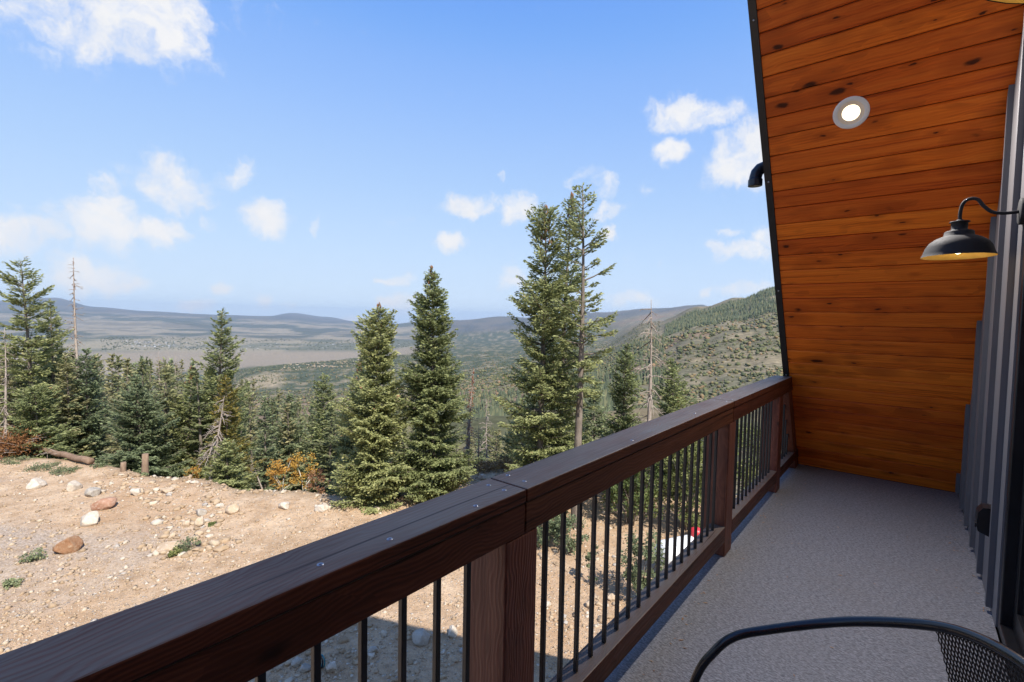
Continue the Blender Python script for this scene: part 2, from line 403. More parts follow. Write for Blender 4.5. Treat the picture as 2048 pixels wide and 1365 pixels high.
# columns of distance -> picture row (positive) or height under the eye (negative)
FAR = {
 0:    [(70, -15), (300, -72), (1500, -250), (4000, -380), (6500, 682), (9000, 662), (12000, 640), (15000, 622), (20000, 600), (23500, 612)],
 110:  [(70, -15), (300, -72), (1500, -250), (4000, -380), (6500, 682), (9000, 662), (12000, 640), (15000, 622), (20000, 594), (23500, 606)],
 190:  [(70, -15), (300, -74), (1500, -250), (4000, -380), (6300, 685), (9000, 663), (12000, 643), (15000, 628), (20000, 613), (23500, 620)],
 300:  [(70, -16), (300, -78), (1500, -255), (4000, -380), (6200, 688), (9000, 664), (12000, 645), (15000, 632), (19000, 622), (23500, 628)],
 450:  [(70, -16), (300, -80), (1200, -215), (2500, -310), (4300, -385), (6000, 692), (9000, 666), (12000, 650), (15000, 637), (17500, 629), (23500, 640)],
 520:  [(70, -16), (300, -80), (1000, -180), (2400, 743), (3000, 734), (3300, -330), (4400, -385), (6000, 692), (9000, 668), (12000, 652), (15000, 640), (17500, 632), (23500, 636)],
 585:  [(70, -16), (300, -78), (1000, -178), (2400, 742), (3000, 728), (3300, -325), (4500, -383), (6000, 692), (9000, 668), (12000, 654), (15000, 643), (17500, 633), (23000, 626)],
 650:  [(70, -16), (300, -76), (1000, -175), (2400, 738), (3000, 722), (3300, -310), (4600, -380), (6000, 692), (9000, 668), (12000, 656), (15000, 648), (17500, 641), (23000, 634)],
 740:  [(70, -15), (300, -72), (1000, -168), (2400, 735), (3100, 714), (3400, -290), (4700, -378), (6000, 692), (9000, 668), (12000, 658), (15000, 650), (18000, 643), (23000, 650)],
 850:  [(70, -15), (280, -66), (800, -128), (1800, 752), (3100, 712), (4000, 703), (5500, 693), (7500, 680), (10000, 660), (13000, 640), (16000, 655)],
 920:  [(70, -15), (260, -62), (700, -118), (1700, 745), (3100, 712), (4500, 696), (6000, 688), (7500, 678), (9500, 655), (12000, 637), (16000, 650)],
 1000: [(70, -14), (250, -57), (600, -101), (1500, 742), (3000, 710), (4500, 694), (6000, 686), (7500, 676), (9500, 652), (11500, 630), (16000, 650)],
 1100: [(70, -13), (250, -53), (550, -88), (1200, 745), (2500, 708), (4000, 690), (6000, 676), (8000, 655), (10500, 634), (16000, 650)],
 1200: [(70, -13), (250, -49), (500, -74), (1000, 735), (2000, 700), (3500, 684), (6000, 668), (8500, 642), (10500, 624), (16000, 645)],
 1300: [(70, -12), (250, -45), (500, -60), (800, 708), (1150, 676), (1400, -60), (2000, 660), (2700, 645), (4000, -40), (7500, 640), (10000, 617), (16000, 640)],
 1400: [(70, -11), (250, -42), (500, -49), (900, 663), (1050, -25), (1600, 645), (2400, 612), (3500, -20), (8000, 625), (9500, 608), (16000, 640)],
 1470: [(70, -11), (250, -40), (500, -43), (850, 656), (1000, -22), (1500, 638), (2200, 594), (3500, -20), (8000, 640), (16000, 640)],
 1550: [(70, -10), (250, -37), (500, -38), (800, 655), (950, -18), (1350, 630), (1950, 577), (3500, 0), (8000, 640), (16000, 640)],
 1700: [(70, -10), (250, -36), (500, -36), (800, 655), (950, -18), (1350, 625), (1950, 565), (3500, 0), (8000, 640), (16000, 640)],
}
LR = np.log(np.concatenate([np.geomspace(60, 25000, 260)]))
cols_az = []; cols_z = []
for px in sorted(FAR):
    rr = []; zz = []
    for r_, s_ in FAR[px]:
        rr.append(math.log(r_))
        if s_ < 0 or s_ == 0: zz.append(s_)
        else:
            v = ray(px, s_); zz.append(r_*v[2]/math.hypot(v[0], v[1]))
    cols_az.append(az_of(px)); z_ = np.interp(LR, rr, zz); 
    k = np.array([1, 2, 3, 2, 1.])/9; z_ = np.convolve(np.pad(z_, 2, 'edge'), k, 'valid')
    cols_z.append(z_)
cols_az = np.array(cols_az); cols_z = np.array(cols_z)

def far_z(az, r):
    """height relative to the eye from the column table (az, r arrays of equal shape)"""
    i = np.clip(np.searchsorted(cols_az, az)-1, 0, len(cols_az)-2)
    t = np.clip((az-cols_az[i])/(cols_az[i+1]-cols_az[i]), 0, 1); t = t*t*(3-2*t)
    lr = np.log(np.maximum(r, 60)); k = (lr-LR[0])/(LR[1]-LR[0]); j = np.clip(k.astype(int), 0, len(LR)-2); s = np.clip(k-j, 0, 1)
    z0 = cols_z[i, j]*(1-s)+cols_z[i, j+1]*s; z1 = cols_z[i+1, j]*(1-s)+cols_z[i+1, j+1]*s
    return z0*(1-t)+z1*t
def pad_edge(az): return np.interp(az, cr_az, cr_r)
def ground(x, y, fine=True):
    x = np.asarray(x, float); y = np.asarray(y, float)
    az = np.arctan2(x, y); r = np.hypot(x, y); rc = pad_edge(az)
    az_c = np.clip(az, cols_az[0], cols_az[-1])
    zp = np.full_like(r, PADZ)
    zp = zp + (fbm(x, y, 7.0, 3, 4)-.5)*.30 + (fbm(x, y, 1.6, 5, 3)-.5)*.10*np.clip((r-4)/6, 0, 1)
    rut = np.sin((np.hypot(x+9, y+22)-27)*3.6); zp = zp - .035*np.clip(rut-.45, 0, 1)*np.clip((r-6)/3, 0, 1)*fbm(x, y, 3.0, 17, 2)
    # a low lip of pushed-up spoil along the rim, then the slope
    zp = zp + .30*np.exp(-((r-rc+1.2)/1.3)**2)*(fbm(x, y, 2.5, 8, 3)-.15)
    over = np.maximum(r-rc, 0)
    zs = PADZ - .26*over - .006*np.minimum(over, 12)**2
    zf = far_z(az_c, r)+CAM[2]
    rough = (fbm(x, y, 60, 11, 5)-.5)
    amp = np.clip(r*.012, 0, 16)
    zf = zf + rough*amp*np.clip((r-60)/200, 0, 1)*np.where(r > 14000, .5, 1)
    zf = zf + (fbm(x, y, 1400, 21, 4)-.5)*np.clip((r-5500)/4000, 0, 1)*np.clip((19000-r)/9000, 0, 1)*130
    t = np.clip((r-rc)/(68-rc), 0, 1)
    zmid = zs*(1-t)+zf*t
    z = np.where(r < rc, zp, np.where(r < 68, zmid+(fbm(x, y, 6, 13, 4)-.5)*.9*np.clip(over/5, 0, 1)+(zp-PADZ)*np.clip(1-over/2, 0, 1), zf))
    # behind the house the hill simply carries on level
    back = np.clip((np.abs(((az-R(-40)+math.pi) % (2*math.pi))-math.pi)-R(75))/R(20), 0, 1)
    z = z*(1-back)+PADZ*back
    return z
def gz(x, y): return float(ground(np.array([x]), np.array([y]))[0])
def on_ground(px, py):
    """where the sight line of a pixel meets the ground"""
    v = ray(px, py); t = np.linspace(3, 60, 1400); P_ = CAM[None]+v[None]*t[:, None]
    h = P_[:, 2]-ground(P_[:, 0], P_[:, 1]); k = np.argmax(h < 0)
    if h[k] >= 0: k = len(t)-1
    return P_[k]

azs = np.concatenate([np.arange(-180, -108, 3.0), np.arange(-108, 18, 0.2), np.arange(18, 180.01, 3.0)])*math.pi/180
rs = np.concatenate([[0.0], np.arange(1.0, 9, .5), np.arange(9, 36, .22), np.arange(36, 70, .8), np.geomspace(70, 24000, 235)])
A, RR = np.meshgrid(azs, rs, indexing='ij')
X = np.sin(A)*RR; Y = np.cos(A)*RR; Z = ground(X, Y)
na, nr = A.shape
ii, jj = np.meshgrid(np.arange(na-1), np.arange(nr-1), indexing='ij')
a0 = (ii*nr+jj).ravel()
faces = np.stack([a0, a0+1, a0+nr+1, a0+nr], 1)
tm = mesh_np('ground', np.stack([X.ravel(), Y.ravel(), Z.ravel()], 1), faces)
tm.polygons.foreach_set('use_smooth', np.ones(len(tm.polygons), bool))
# land cover per vertex: what grows or lies there
x, y, r = X.ravel(), Y.ravel(), RR.ravel(); az = A.ravel()
pxs = np.interp(az, [az_of(p) for p in range(-300, 1800, 50)], list(range(-300, 1800, 50)))
def C3(*c): return np.array(c)
n1 = fbm(x, y, 45, 31, 5)[:, None]; n2 = fbm(x, y, 420, 32, 5)[:, None]; n3 = fbm(x*.35+y*.6, y*.25-x*.1, 900, 33, 5)[:, None]; n4 = fbm(x, y, 9, 36, 3)[:, None]
rr0 = r[:, None]
def sm(v, a, b): t = np.clip((v-a)/(b-a), 0, 1); return t*t*(3-2*t)
floor_ = C3(.085, .085, .045)*(1-sm(n4, .35, .65)) + C3(.19, .15, .09)*sm(n4, .35, .65)
scrub = C3(.130, .116, .070)*(1-sm(n1, .40, .60)) + C3(.200, .162, .100)*sm(n1, .40, .60)
scrub = scrub*(1-.8*sm(n2, .54, .68)) + C3(.190, .125, .080)*.8*sm(n2, .54, .68)
pj = C3(.060, .072, .042)*(1-sm(n1, .52, .68)) + C3(.200, .165, .105)*sm(n1, .52, .68)
n5 = fbm(x, y, 800, 37, 5)[:, None]
grass = C3(.235, .190, .135)*(1-sm(rr0, 5000, 5500)) + (C3(.235, .200, .135)*(1-sm(n5, .44, .56)) + C3(.120, .120, .082)*sm(n5, .44, .56))*sm(rr0, 5000, 5500)
hills = C3(.230, .195, .140)*(1-sm(n5, .45, .53)) + C3(.080, .088, .066)*sm(n5, .45, .53)
hills = hills*(1-.55*sm(n2, .48, .60)) + C3(.080, .080, .066)*.55*sm(n2, .48, .60)
high = C3(.080, .084, .078)*(1-sm(n2, .4, .6)) + C3(.120, .108, .090)*sm(n2, .4, .6)
rr_ = r[:, None]; pp = pxs[:, None]
col = floor_*(1-sm(rr_, 120, 260)) + scrub*sm(rr_, 120, 260)
wpj = sm(rr_, 900, 1500)*(1-sm(pp, 1150, 1300)); col = col*(1-wpj)+pj*wpj
wg = sm(rr_, 3300, 3700)*(1-sm(pp, 800, 900)); col = col*(1-wg)+grass*wg
# the bare strip running up the far slope and the tan meadow
wm = sm(rr_, 1500, 1650)*(1-sm(rr_, 2150, 2350))*sm(pp, 430, 480)*(1-sm(pp, 545, 580)); col = col*(1-.85*wm)+C3(.30, .235, .15)*.85*wm
wh = sm(rr_, 6300, 7600)*(1-sm(pp, 800, 900)); col = col*(1-wh)+hills*wh
wk = sm(rr_, 13500, 17000); col = col*(1-wk)+high*wk
wr = sm(rr_, 7800, 9000)*sm(pp, 800, 900); col = col*(1-wr)+(high*.9)*wr
pad = np.clip((pad_edge(az)-r+1.5)/2.5, 0, 1)
pad = np.maximum(pad, 0)
ca = tm.color_attributes.new('cover', 'FLOAT_COLOR', 'POINT')
ca.data.foreach_set('color', np.concatenate([col, pad[:, None]], 1).astype(np.float32).ravel())

q = NM('ground_dirt_and_scrub', .95, .15)
at_ = q.n('ShaderNodeAttribute', None, None, attribute_name='cover')
pos = q.coord('Position')
b1 = q.noise(pos, .22, 5, .6); b2 = q.noise(pos, 1.7, 6, .65); b3 = q.noise(pos, 9, 6, .7); b4 = q.noise(pos, 38, 4, .7)
dirt = q.ramp(b2, [(.30, (.320, .206, .116, 1)), (.50, (.445, .306, .192, 1)), (.72, (.555, .412, .275, 1))])
dirt = q.mix(q.rng(b1, .46, .62, 0, .55, True), dirt, (.385, .240, .135, 1))
peb = q.n('ShaderNodeTexVoronoi', None, {'Vector': pos, 'Scale': 11.0}); peb2 = q.n('ShaderNodeTexVoronoi', None, {'Vector': pos, 'Scale': 30.0})
sepp = q.n('ShaderNodeSeparateColor', None, {0: peb.outputs['Color']}); sep2 = q.n('ShaderNodeSeparateColor', None, {0: peb2.outputs['Color']})
pm = q.math('MULTIPLY', q.rng(sepp.outputs[0], .74, .78), q.rng(peb.outputs['Distance'], .22, .36, 1, 0))
pm2 = q.math('MULTIPLY', q.rng(sep2.outputs[0], .60, .64), q.rng(peb2.outputs['Distance'], .25, .42, 1, 0))
dirt = q.mix(q.math('MULTIPLY', pm, .7), dirt, q.mix(sepp.outputs[1], (.36, .29, .22, 1), (.62, .55, .46, 1)))
dirt = q.mix(q.math('MULTIPLY', pm2, .6), dirt, q.mix(sep2.outputs[1], (.28, .22, .17, 1), (.66, .60, .53, 1)))
dirt = q.mix(.75, dirt, q.mix(1.0, dirt, q.ramp(b3, [(.30, .80), (.50, 1.06), (.72, 1.26)]), 'MULTIPLY'))
dirt = q.mix(.6, dirt, q.mix(1.0, dirt, q.ramp(b4, [(.32, .86), (.52, 1.06), (.70, 1.22)]), 'MULTIPLY'))
# grey crushed gravel on the drive: two patches on the left
grp = q.noise(pos, .16, 4, .55, .5)
sepP = q.n('ShaderNodeSeparateXYZ', None, {0: pos})
gv = q.n('ShaderNodeTexVoronoi', None, {'Vector': pos, 'Scale': 24.0})
gcol = q.mix(q.n('ShaderNodeSeparateColor', None, {0: gv.outputs['Color']}).outputs[0], (.24, .185, .14, 1), (.50, .415, .34, 1))
gmask = q.rng(q.math('ADD', grp, q.rng(sepP.outputs[1], -6, 9, .16, -.22)), .50, .62, 0, .7, True)
dirt = q.mix(gmask, dirt, gcol)
fineg = q.mix(.55, at_.outputs['Color'], q.mix(1.0, at_.outputs['Color'], q.ramp(b1, [(.3, .55), (.7, 1.5)]), 'MULTIPLY'))
dist_n = q.noise(pos, .09, 6, .75)
fineg = q.mix(1.0, fineg, q.ramp(dist_n, [(.32, .45), (.5, .95), (.68, 1.55)]), 'MULTIPLY')
q.color(q.mix(at_.outputs['Alpha'], fineg, dirt))
hh_ = q.math('ADD', q.math('MULTIPLY', b3, .6), q.math('ADD', q.math('MULTIPLY', b4, .25), q.math('ADD', q.math('MULTIPLY', pm, .5), q.math('MULTIPLY', pm2, .25))))
q.bump(q.math('MULTIPLY', hh_, at_.outputs['Alpha']), .75, .10)
M['ground'] = q.m
tag(obj('ground', tm, M['ground']), kind='structure')

# ------------------------------------------------------------------ the A-frame house
TH = R(56.5); CT, ST, TT = math.cos(TH), math.sin(TH), math.tan(TH)
Y0 = 5.549; RIDGE = 1.0; YM = 2*RIDGE-Y0          # roof underside meets the deck at y = Y0 (and YM on the other side)
ZR = (Y0-RIDGE)*TT
HO = Vector((0.372, RIDGE, PADZ))
house = thing('a_frame_house', 'steep A-frame house with knotty orange pine roof underside and grey board-and-batten wall', 'house', HO)
def hp(mb, name, m, parent=None, smooth=False):
    o = mb.build(name, m, house if parent is None else parent, smooth)
    o.location = -HO if parent is None else (0, 0, 0)
    return o
def zroof(y): return (Y0-y)*TT if y > RIDGE else (y-YM)*TT
# roof slabs, standing-seam metal outside
zg = PADZ-.6
for s in (1, -1):
    def fl(y): return y if s > 0 else 2*RIDGE-y
    o1 = .024; o2 = .26
    pts = []
    for off in (o1, o2):
        ye = lambda z: Y0 - z/TT + off/ST
        yr = RIDGE
        pts.append([(fl(ye(zg)), zg), (fl(yr), (Y0+off/ST-yr)*TT)])
    poly = [pts[0][0], pts[0][1], pts[1][1], pts[1][0]]
    mb = MB(); mb.prism(poly, 0, -.850, 11.0); hp(mb, 'roof_slab', M['roofmetal'])
# knotty pine boards on the underside
bm_ = MB(); bm_.prism([(.0022, -.018), (.1288, -.018), (.1288, -.0075), (.1228, 0), (.0082, 0), (.0022, -.0075)], 0, 0, 1.226)
board_me = bm_.mesh('soffit_board'); board_me.materials.append(M['soffit'])
nb = 0
S = .116-.131
while S < 6.9:
    if S < 0:                                       # lowest board is ripped to fit
        b2_ = MB(); b2_.prism([(-S+.004, -.018), (.1288, -.018), (.1288, -.0075), (.1228, 0), (-S+.004, 0)], 0, 0, 1.226)
        me = b2_.mesh('soffit_board'); me.materials.append(M['soffit'])
    else: me = board_me
    o = bpy.data.objects.new('soffit_board', me); COL.objects.link(o); o.parent = house
    o.rotation_euler = (math.pi-TH, 0, 0)
    o.location = Vector((-.824, Y0-S*CT, S*ST))-HO
    S += .131; nb += 1
# boards of the opposite slope, seen only from other places
for k in range(0, 52):
    S = .02+.131*k
    o = bpy.data.objects.new('soffit_board', board_me); COL.objects.link(o); o.parent = house
    o.rotation_euler = (math.pi-TH, 0, math.pi)
    o.location = Vector((.402, YM+S*CT, S*ST))-HO
# metal edge trim along the gable
for s in (1, -1):
    mb = MB()
    def pl(Sv, off):
        y_ = Y0-Sv*CT+off*ST; z_ = Sv*ST+off*CT
        return (y_ if s > 0 else 2*RIDGE-y_, z_)
    Sm = (Y0-RIDGE)/CT
    mb.prism([pl(-.9, -.006), pl(Sm, -.006), pl(Sm, .30), pl(-.9, .30)], 0, -.872, -.826)
    tr = hp(mb, 'edge_trim', M['trim'])
    if s > 0:
        for Sv in (.95+.2, 2.03, 2.95, 4.0):
            mb = MB(); c0 = pl(Sv, -.006); mb.lathe([(0, .004), (.006, .003), (.007, 0)], (-.846, c0[0], c0[1]), 10, (0, -ST, -CT))
            hp(mb, 'trim_screw', M['steel'], tr, True)
# walls: panels left between the door and the slopes
def wallpiece(poly, name='siding_panel', m=None, x0=.372, x1=.47):
    mb = MB(); mb.prism(poly, 0, x0, x1); return hp(mb, name, m or M['siding'])
DY0, DY1, DZ = 1.30, 3.175, 2.08
wallpiece([(DY1, .001), (Y0-.03, .001), (DY1, zroof(DY1)-.02)])
wallpiece([(DY0, DZ), (DY1, DZ), (DY1, zroof(DY1)-.02), (DY0, zroof(DY0)-.02)])
wallpiece([(YM+.03, .001), (DY0, .001), (DY0, zroof(DY0)-.02), (RIDGE, ZR-.02)])
wallpiece([(YM+PADZ/TT, PADZ-.5), (Y0-PADZ/TT, PADZ-.5), (Y0, -.26), (YM, -.26)], 'lower_wall_panel')
wallpiece([(YM+.05, .001), (Y0-.05, .001), (RIDGE, ZR-.1)], 'rear_gable_wall', None, 10.8, 10.9)
wallpiece([(YM+PADZ/TT, PADZ-.5), (Y0-PADZ/TT, PADZ-.5), (Y0, 0), (YM, 0)], 'rear_gable_wall', None, 10.8, 10.9)
yb = 5.412
while yb > YM+.3:
    ya, yc = yb-.019, yb+.019
    z0 = .03
    if DY0-.05 < yb < DY1+.02: z0 = DZ+.06
    if zroof(yc) > z0+.08 and zroof(ya) > z0+.08:
        mb = MB(); mb.prism([(ya, z0), (yc, z0), (yc, zroof(yc)-.03), (ya, zroof(ya)-.03)], 0, .3485, .3715)
        hp(mb, 'batten', M['batten'])
    yb -= .4175
# sliding glass door with a black frame
mb = MB()
mb.box(.378, .46, DY1-.062, DY1-.002, .001, DZ-.002, .004); mb.box(.378, .46, DY0+.002, DY0+.062, .001, DZ-.002, .004)
mb.box(.378, .46, DY0+.063, DY1-.063, DZ-.062, DZ-.002, .004); mb.box(.378, .46, DY0+.063, DY1-.063, .001, .05, .004)
door = hp(mb, 'door_frame', M['frame'])
for y_a, y_b, xx in ((DY0+.066, 2.24, .385), (2.24-.05, DY1-.066, .418)):
    mb = MB(); w = .07
    mb.box(xx, xx+.032, y_a, y_a+w, .052, DZ-.065, .003); mb.box(xx, xx+.032, y_b-w, y_b, .052, DZ-.065, .003)
    mb.box(xx, xx+.032, y_a+w+.0005, y_b-w-.0005, .052, .15, .003); mb.box(xx, xx+.032, y_a+w+.0005, y_b-w-.0005, DZ-.14, DZ-.065, .003)
    sash = hp(mb, 'door_sash', M['frame'], door)
    mb = MB(); mb.box(xx+.012, xx+.018, y_a+w-.005, y_b-w+.005, .14, DZ-.13); hp(mb, 'door_glass', M['glass'], door)
# black drain elbow poking past the gable trim
mb = MB()
pth = [(-.866, 3.99, 2.590), (-.890, 3.985, 2.592), (-.920, 3.975, 2.580), (-.940, 3.965, 2.552), (-.946, 3.96, 2.52), (-.947, 3.96, 2.48)]
mb.tube(pth, [.044]*6, 18, cap=False)
mb.tube([(-.947, 3.96, 2.50), (-.947, 3.96, 2.455)], .050, 18, cap=False)
mb.tube([(-.947, 3.96, 2.456), (-.947, 3.96, 2.51)], .045, 18, cap=True)
o = mb.build('vent_elbow', M['pvc'], None, True); tag(o, 'black plastic pipe elbow poking out past the roof edge trim', 'pipe')

# deck
mb = MB(); mb.box(-.955, .3715, YM-.0, Y0-.004, -.04, 0.0)
tag(mb.build('deck_floor', M['deck']), kind='structure')
mb = MB(); mb.box(-.95, .371, YM, Y0, -.255, -.041)
fl_ = hp(mb, 'deck_framing', M['post'])

# ------------------------------------------------------------------ railing
RO = Vector((-.87, 1.0, 0))
rail = thing('deck_railing', 'dark brown timber railing with thin black metal balusters along the deck edge', 'railing', RO)
def rp(mb, name, m, parent=None, smooth=False):
    o = mb.build(name, m, rail if parent is None else parent, smooth); o.location = -RO if parent is None else (0, 0, 0); return o
yend = lambda z: Y0-z/TT-.012
joints = [-1.05, 1.0335, 3.075]
caps = []
for k, y_ in enumerate(joints):
    a, b = y_+.0018, (joints[k+1]-.0018 if k < 2 else None)
    mb = MB()
    if b is not None: mb.box(-.940, -.7995, a, b, .9075, .945, .004)
    else:
        mb.prism([(a, .9075), (yend(.9075), .9075), (yend(.945), .945), (a, .945)], 0, -.940, -.7995)
    cp = rp(mb, 'cap_board', M['rail']); caps.append(cp)
    mb = MB()
    if b is not None: mb.box(-.892, -.802, a+.0005, b-.0005, .818, .9055, .003)
    else: mb.prism([(a, .818), (yend(.818), .818), (yend(.9055), .9055), (a, .9055)], 0, -.892, -.802)
    rp(mb, 'top_rail', M['rail'])
for (x_, y_, k) in [(-.899, .985, 0), (-.841, .985, 0), (-.822, .853, 0), (-.915, 1.088, 1), (-.845, 1.080, 1), (-.84, .45, 0), (-.83, .60, 0), (-.83, 1.75, 1), (-.84, 2.5, 1), (-.9, 3.02, 1), (-.83, 3.02, 1), (-.9, 3.13, 2), (-.83, 3.13, 2), (-.9, 4.6, 2), (-.83, 4.5, 2)]:
    mb = MB(); mb.lathe([(.0, .9445), (.0022, .9446), (.0045, .9462), (.0060, .9458), (.0068, .9449)], (x_, y_, 0), 12)
    rp(mb, 'screw', M['steel'], caps[k], True)
PY = [(-1.12, -.98), (.954, 1.094), (3.005, 3.145), (4.450, 4.590)]
for a, b in PY:
    mb = MB(); mb.box(-.943, -.803, a, b, .001, .8175, .005); rp(mb, 'post', M['post'])
    mb = MB(); mb.box(-.942, -.938, 0, 0, 0, 0)
spans = [(PY[0][1], PY[1][0]), (PY[1][1], PY[2][0]), (PY[2][1], PY[3][0])]
for a, b in spans:
    mb = MB(); mb.box(-.892, -.8025, a+.0005, b-.0005, .096, .188, .004); rp(mb, 'bottom_rail', M['rail'])
mb = MB(); mb.prism([(PY[3][1]+.0005, .096), (yend(.096), .096), (yend(.188), .188), (PY[3][1]+.0005, .188)], 0, -.892, -.8025); rp(mb, 'bottom_rail', M['rail'])
# sloping end board under the roof
mb = MB()
def ye2(z, o): return Y0-z/TT-o
mb.prism([(ye2(.001, .205), .001), (ye2(.001, .045), .001), (ye2(.0955, .045), .0955), (ye2(.0955, .205), .0955)], 0, -.935, -.806); rp(mb, 'end_board', M['post'])
mb = MB()
mb.prism([(ye2(.1885, .205), .1885), (ye2(.1885, .045), .1885), (ye2(.8175, .045), .8175), (ye2(.8175, .205), .8175)], 0, -.935, -.806); rp(mb, 'end_board', M['post'])
def baluster_mesh(z1):
    mb = MB(); h = .0073; mb.box(-h, h, -h, h, .1885, z1, .0018); me = mb.mesh('baluster'); me.materials.append(M['black']); return me
bal_me = baluster_mesh(.8176)
def put_bal(y_, me=bal_me):
    o = bpy.data.objects.new('baluster', me); COL.objects.link(o); o.parent = rail; o.location = Vector((-.847, y_, 0))-RO
for (a, b), n in zip(spans, (18, 18, 12)):
    for k in range(n): put_bal(a+(b-a)*(k+1)/(n+1))
y_ = PY[3][1]+.1
while y_ < 5.25:
    zt = min(.8176, (Y0-.205-y_-.0)*TT)
    if zt > .26: put_bal(y_, bal_me if zt > .817 else baluster_mesh(zt))
    y_ += .1

# ------------------------------------------------------------------ lamps and fittings
def wall_lamp(y_, label, dz=0.0):
    t = thing('wall_lamp', label, 'lamp', (.3715, y_, 1.95+dz), 'barn lamps on the deck wall')
    mb = MB(); mb.lathe([(0, .016), (.055, .016), (.060, .012), (.060, 0)], (-.0005, 0, 0), 28, (-1, 0, 0)); mb.build('backplate', M['lampblack'], t, True)
    def cat(P_, n=8):
        P_ = [Vector(p) for p in P_]; out = []
        P_ = [P_[0]*2-P_[1]]+P_+[P_[-1]*2-P_[-2]]
        for i in range(1, len(P_)-2):
            for k in range(n):
                s_ = k/n; a, b, c, d = P_[i-1:i+3]
                out.append(.5*((2*b)+(c-a)*s_+(2*a-5*b+4*c-d)*s_*s_+(3*b-a-3*c+d)*s_**3))
        return out+[P_[-2]]
    mb = MB(); mb.tube(cat([(-.012, 0, 0), (-.055, 0, -.002), (-.10, 0, .008), (-.132, 0, .040), (-.155, 0, .075), (-.185, 0, .080), (-.205, 0, .060), (-.212, 0, .02), (-.212, 0, -.018)]), .0075, 12); mb.build('gooseneck_arm', M['lampblack'], t, True)
    prof = [(.0, -.014), (.012, -.014), (.014, -.020), (.036, -.022), (.038, -.027), (.031, -.030), (.030, -.060), (.033, -.064), (.050, -.068), (.055, -.074), (.056, -.090), (.062, -.093), (.085, -.104), (.108, -.122), (.122, -.145), (.130, -.172), (.137, -.188), (.139, -.1905)]
    mb = MB(); mb.lathe(prof, (-.212, 0, 0), 40); sh = mb.build('shade', M['lampblack'], t, True)
    inn = [(.1375, -.1905), (.128, -.172), (.120, -.146), (.106, -.124), (.083, -.107), (.055, -.096), (.030, -.092), (0, -.091)]
    mb = MB(); mb.lathe(inn, (-.212, 0, 0), 40); mb.build('gold_lining', M['gold'], sh, True)
    mb = MB(); mb.lathe([(0, -.092), (.014, -.095), (.014, -.115), (.024, -.135), (.027, -.155), (.020, -.172), (0, -.178)], (-.212, 0, 0), 20); mb.build('bulb', M['lens'], t, True)
    wl = bpy.data.lights.new('wall_lamp_glow', 'POINT'); wl.energy = 0.35; wl.color = (1, .80, .52); wl.shadow_soft_size = .028
    wo = bpy.data.objects.new('wall_lamp_glow', wl); COL.objects.link(wo); wo.parent = t; wo.location = (-.212, 0, -.186)
wall_lamp(3.157, 'black barn-style gooseneck wall lamp with gold lining beside the glass door')
wall_lamp(.628, 'black barn lamp cut off by the top right corner of the picture')

DL = Vector((-.349, 3.721, 2.762))
t = thing('recessed_light', 'round white recessed light glowing in the orange pine boards', 'ceiling light', DL)
NI = Vector((0, -ST, -CT))
mb = MB(); mb.lathe([(.097, -.001), (.097, .003), (.092, .006), (.074, .0065), (.070, .0045)], (0, 0, 0), 40, NI); mb.build('trim_ring', M['white'], t, True)
mb = MB(); mb.lathe([(.0705, .0048), (.066, .0032), (.060, .0036), (.056, .0022), (.050, .0026), (.048, .0016)], (0, 0, 0), 40, NI); mb.build('baffle', M['cream'], t, True)
mb = MB(); mb.lathe([(.0482, .0016), (.03, .0022), (0, .0026)], (0, 0, 0), 40, NI); mb.build('lens', M['lens'], t, True)
ld = bpy.data.lights.new('recessed_glow', 'AREA'); ld.shape = 'DISK'; ld.size = .09; ld.energy = 31.0; ld.color = (1, .95, .90)
lo = bpy.data.objects.new('recessed_glow', ld); COL.objects.link(lo); lo.parent = t
lo.location = NI*.012; lo.rotation_mode = 'QUATERNION'; lo.rotation_quaternion = NI.to_track_quat('-Z', 'Y')

t = thing('outlet_cover', 'dark bubble cover of an outdoor socket on the grey siding', 'socket', (.3715, 3.44, .425))
mb = MB(); mb.box(-.018, 0, -.05, .05, -.075, .075, .006); mb.build('back_box', M['black'], t)
mb = MB(); mb.prism([(-.018, -.07), (-.060, -.052), (-.066, -.01), (-.062, .045), (-.045, .072), (-.018, .076)], 1, -.047, .047); mb.build('bubble_lid', M['frame'], t)
mb = MB(); mb.box(-.070, -.062, -.012, .012, -.045, -.02, .003); mb.build('latch', M['black'], t)

# ------------------------------------------------------------------ patio chair
def catmull(P_, n=8):
    P_ = [Vector(p) for p in P_]; out = []
    P_ = [P_[0]*2-P_[1]]+P_+[P_[-1]*2-P_[-2]]
    for i in range(1, len(P_)-2):
        for k in range(n):
            s_ = k/n; a, b, c, d = P_[i-1:i+3]
            out.append(.5*((2*b)+(c-a)*s_+(2*a-5*b+4*c-d)*s_*s_+(3*b-a-3*c+d)*s_**3))
    return out+[P_[-2]]
CO = Vector((0.0, .93, 0))
chair = thing('patio_chair', 'black tubular metal patio chair with mesh back at the lower right', 'chair', CO)
half = [(-.47, .27, .012), (-.435, .285, .28), (-.385, .295, .50), (-.345, .305, .585), (-.305, .325, .632), (-.24, .352, .665), (-.10, .385, .730), (.02, .365, .790), (.10, .315, .832), (.165, .215, .862), (.195, .10, .875), (.20, 0, .878)]
fullp = half+[(x_, -y_, z_) for (x_, y_, z_) in half[:-1]][::-1]
rim = catmull(fullp, 10)
mb = MB(); mb.tube(rim, .0105, 14); mb.build('frame_tube', M['chairtube'], chair, True)
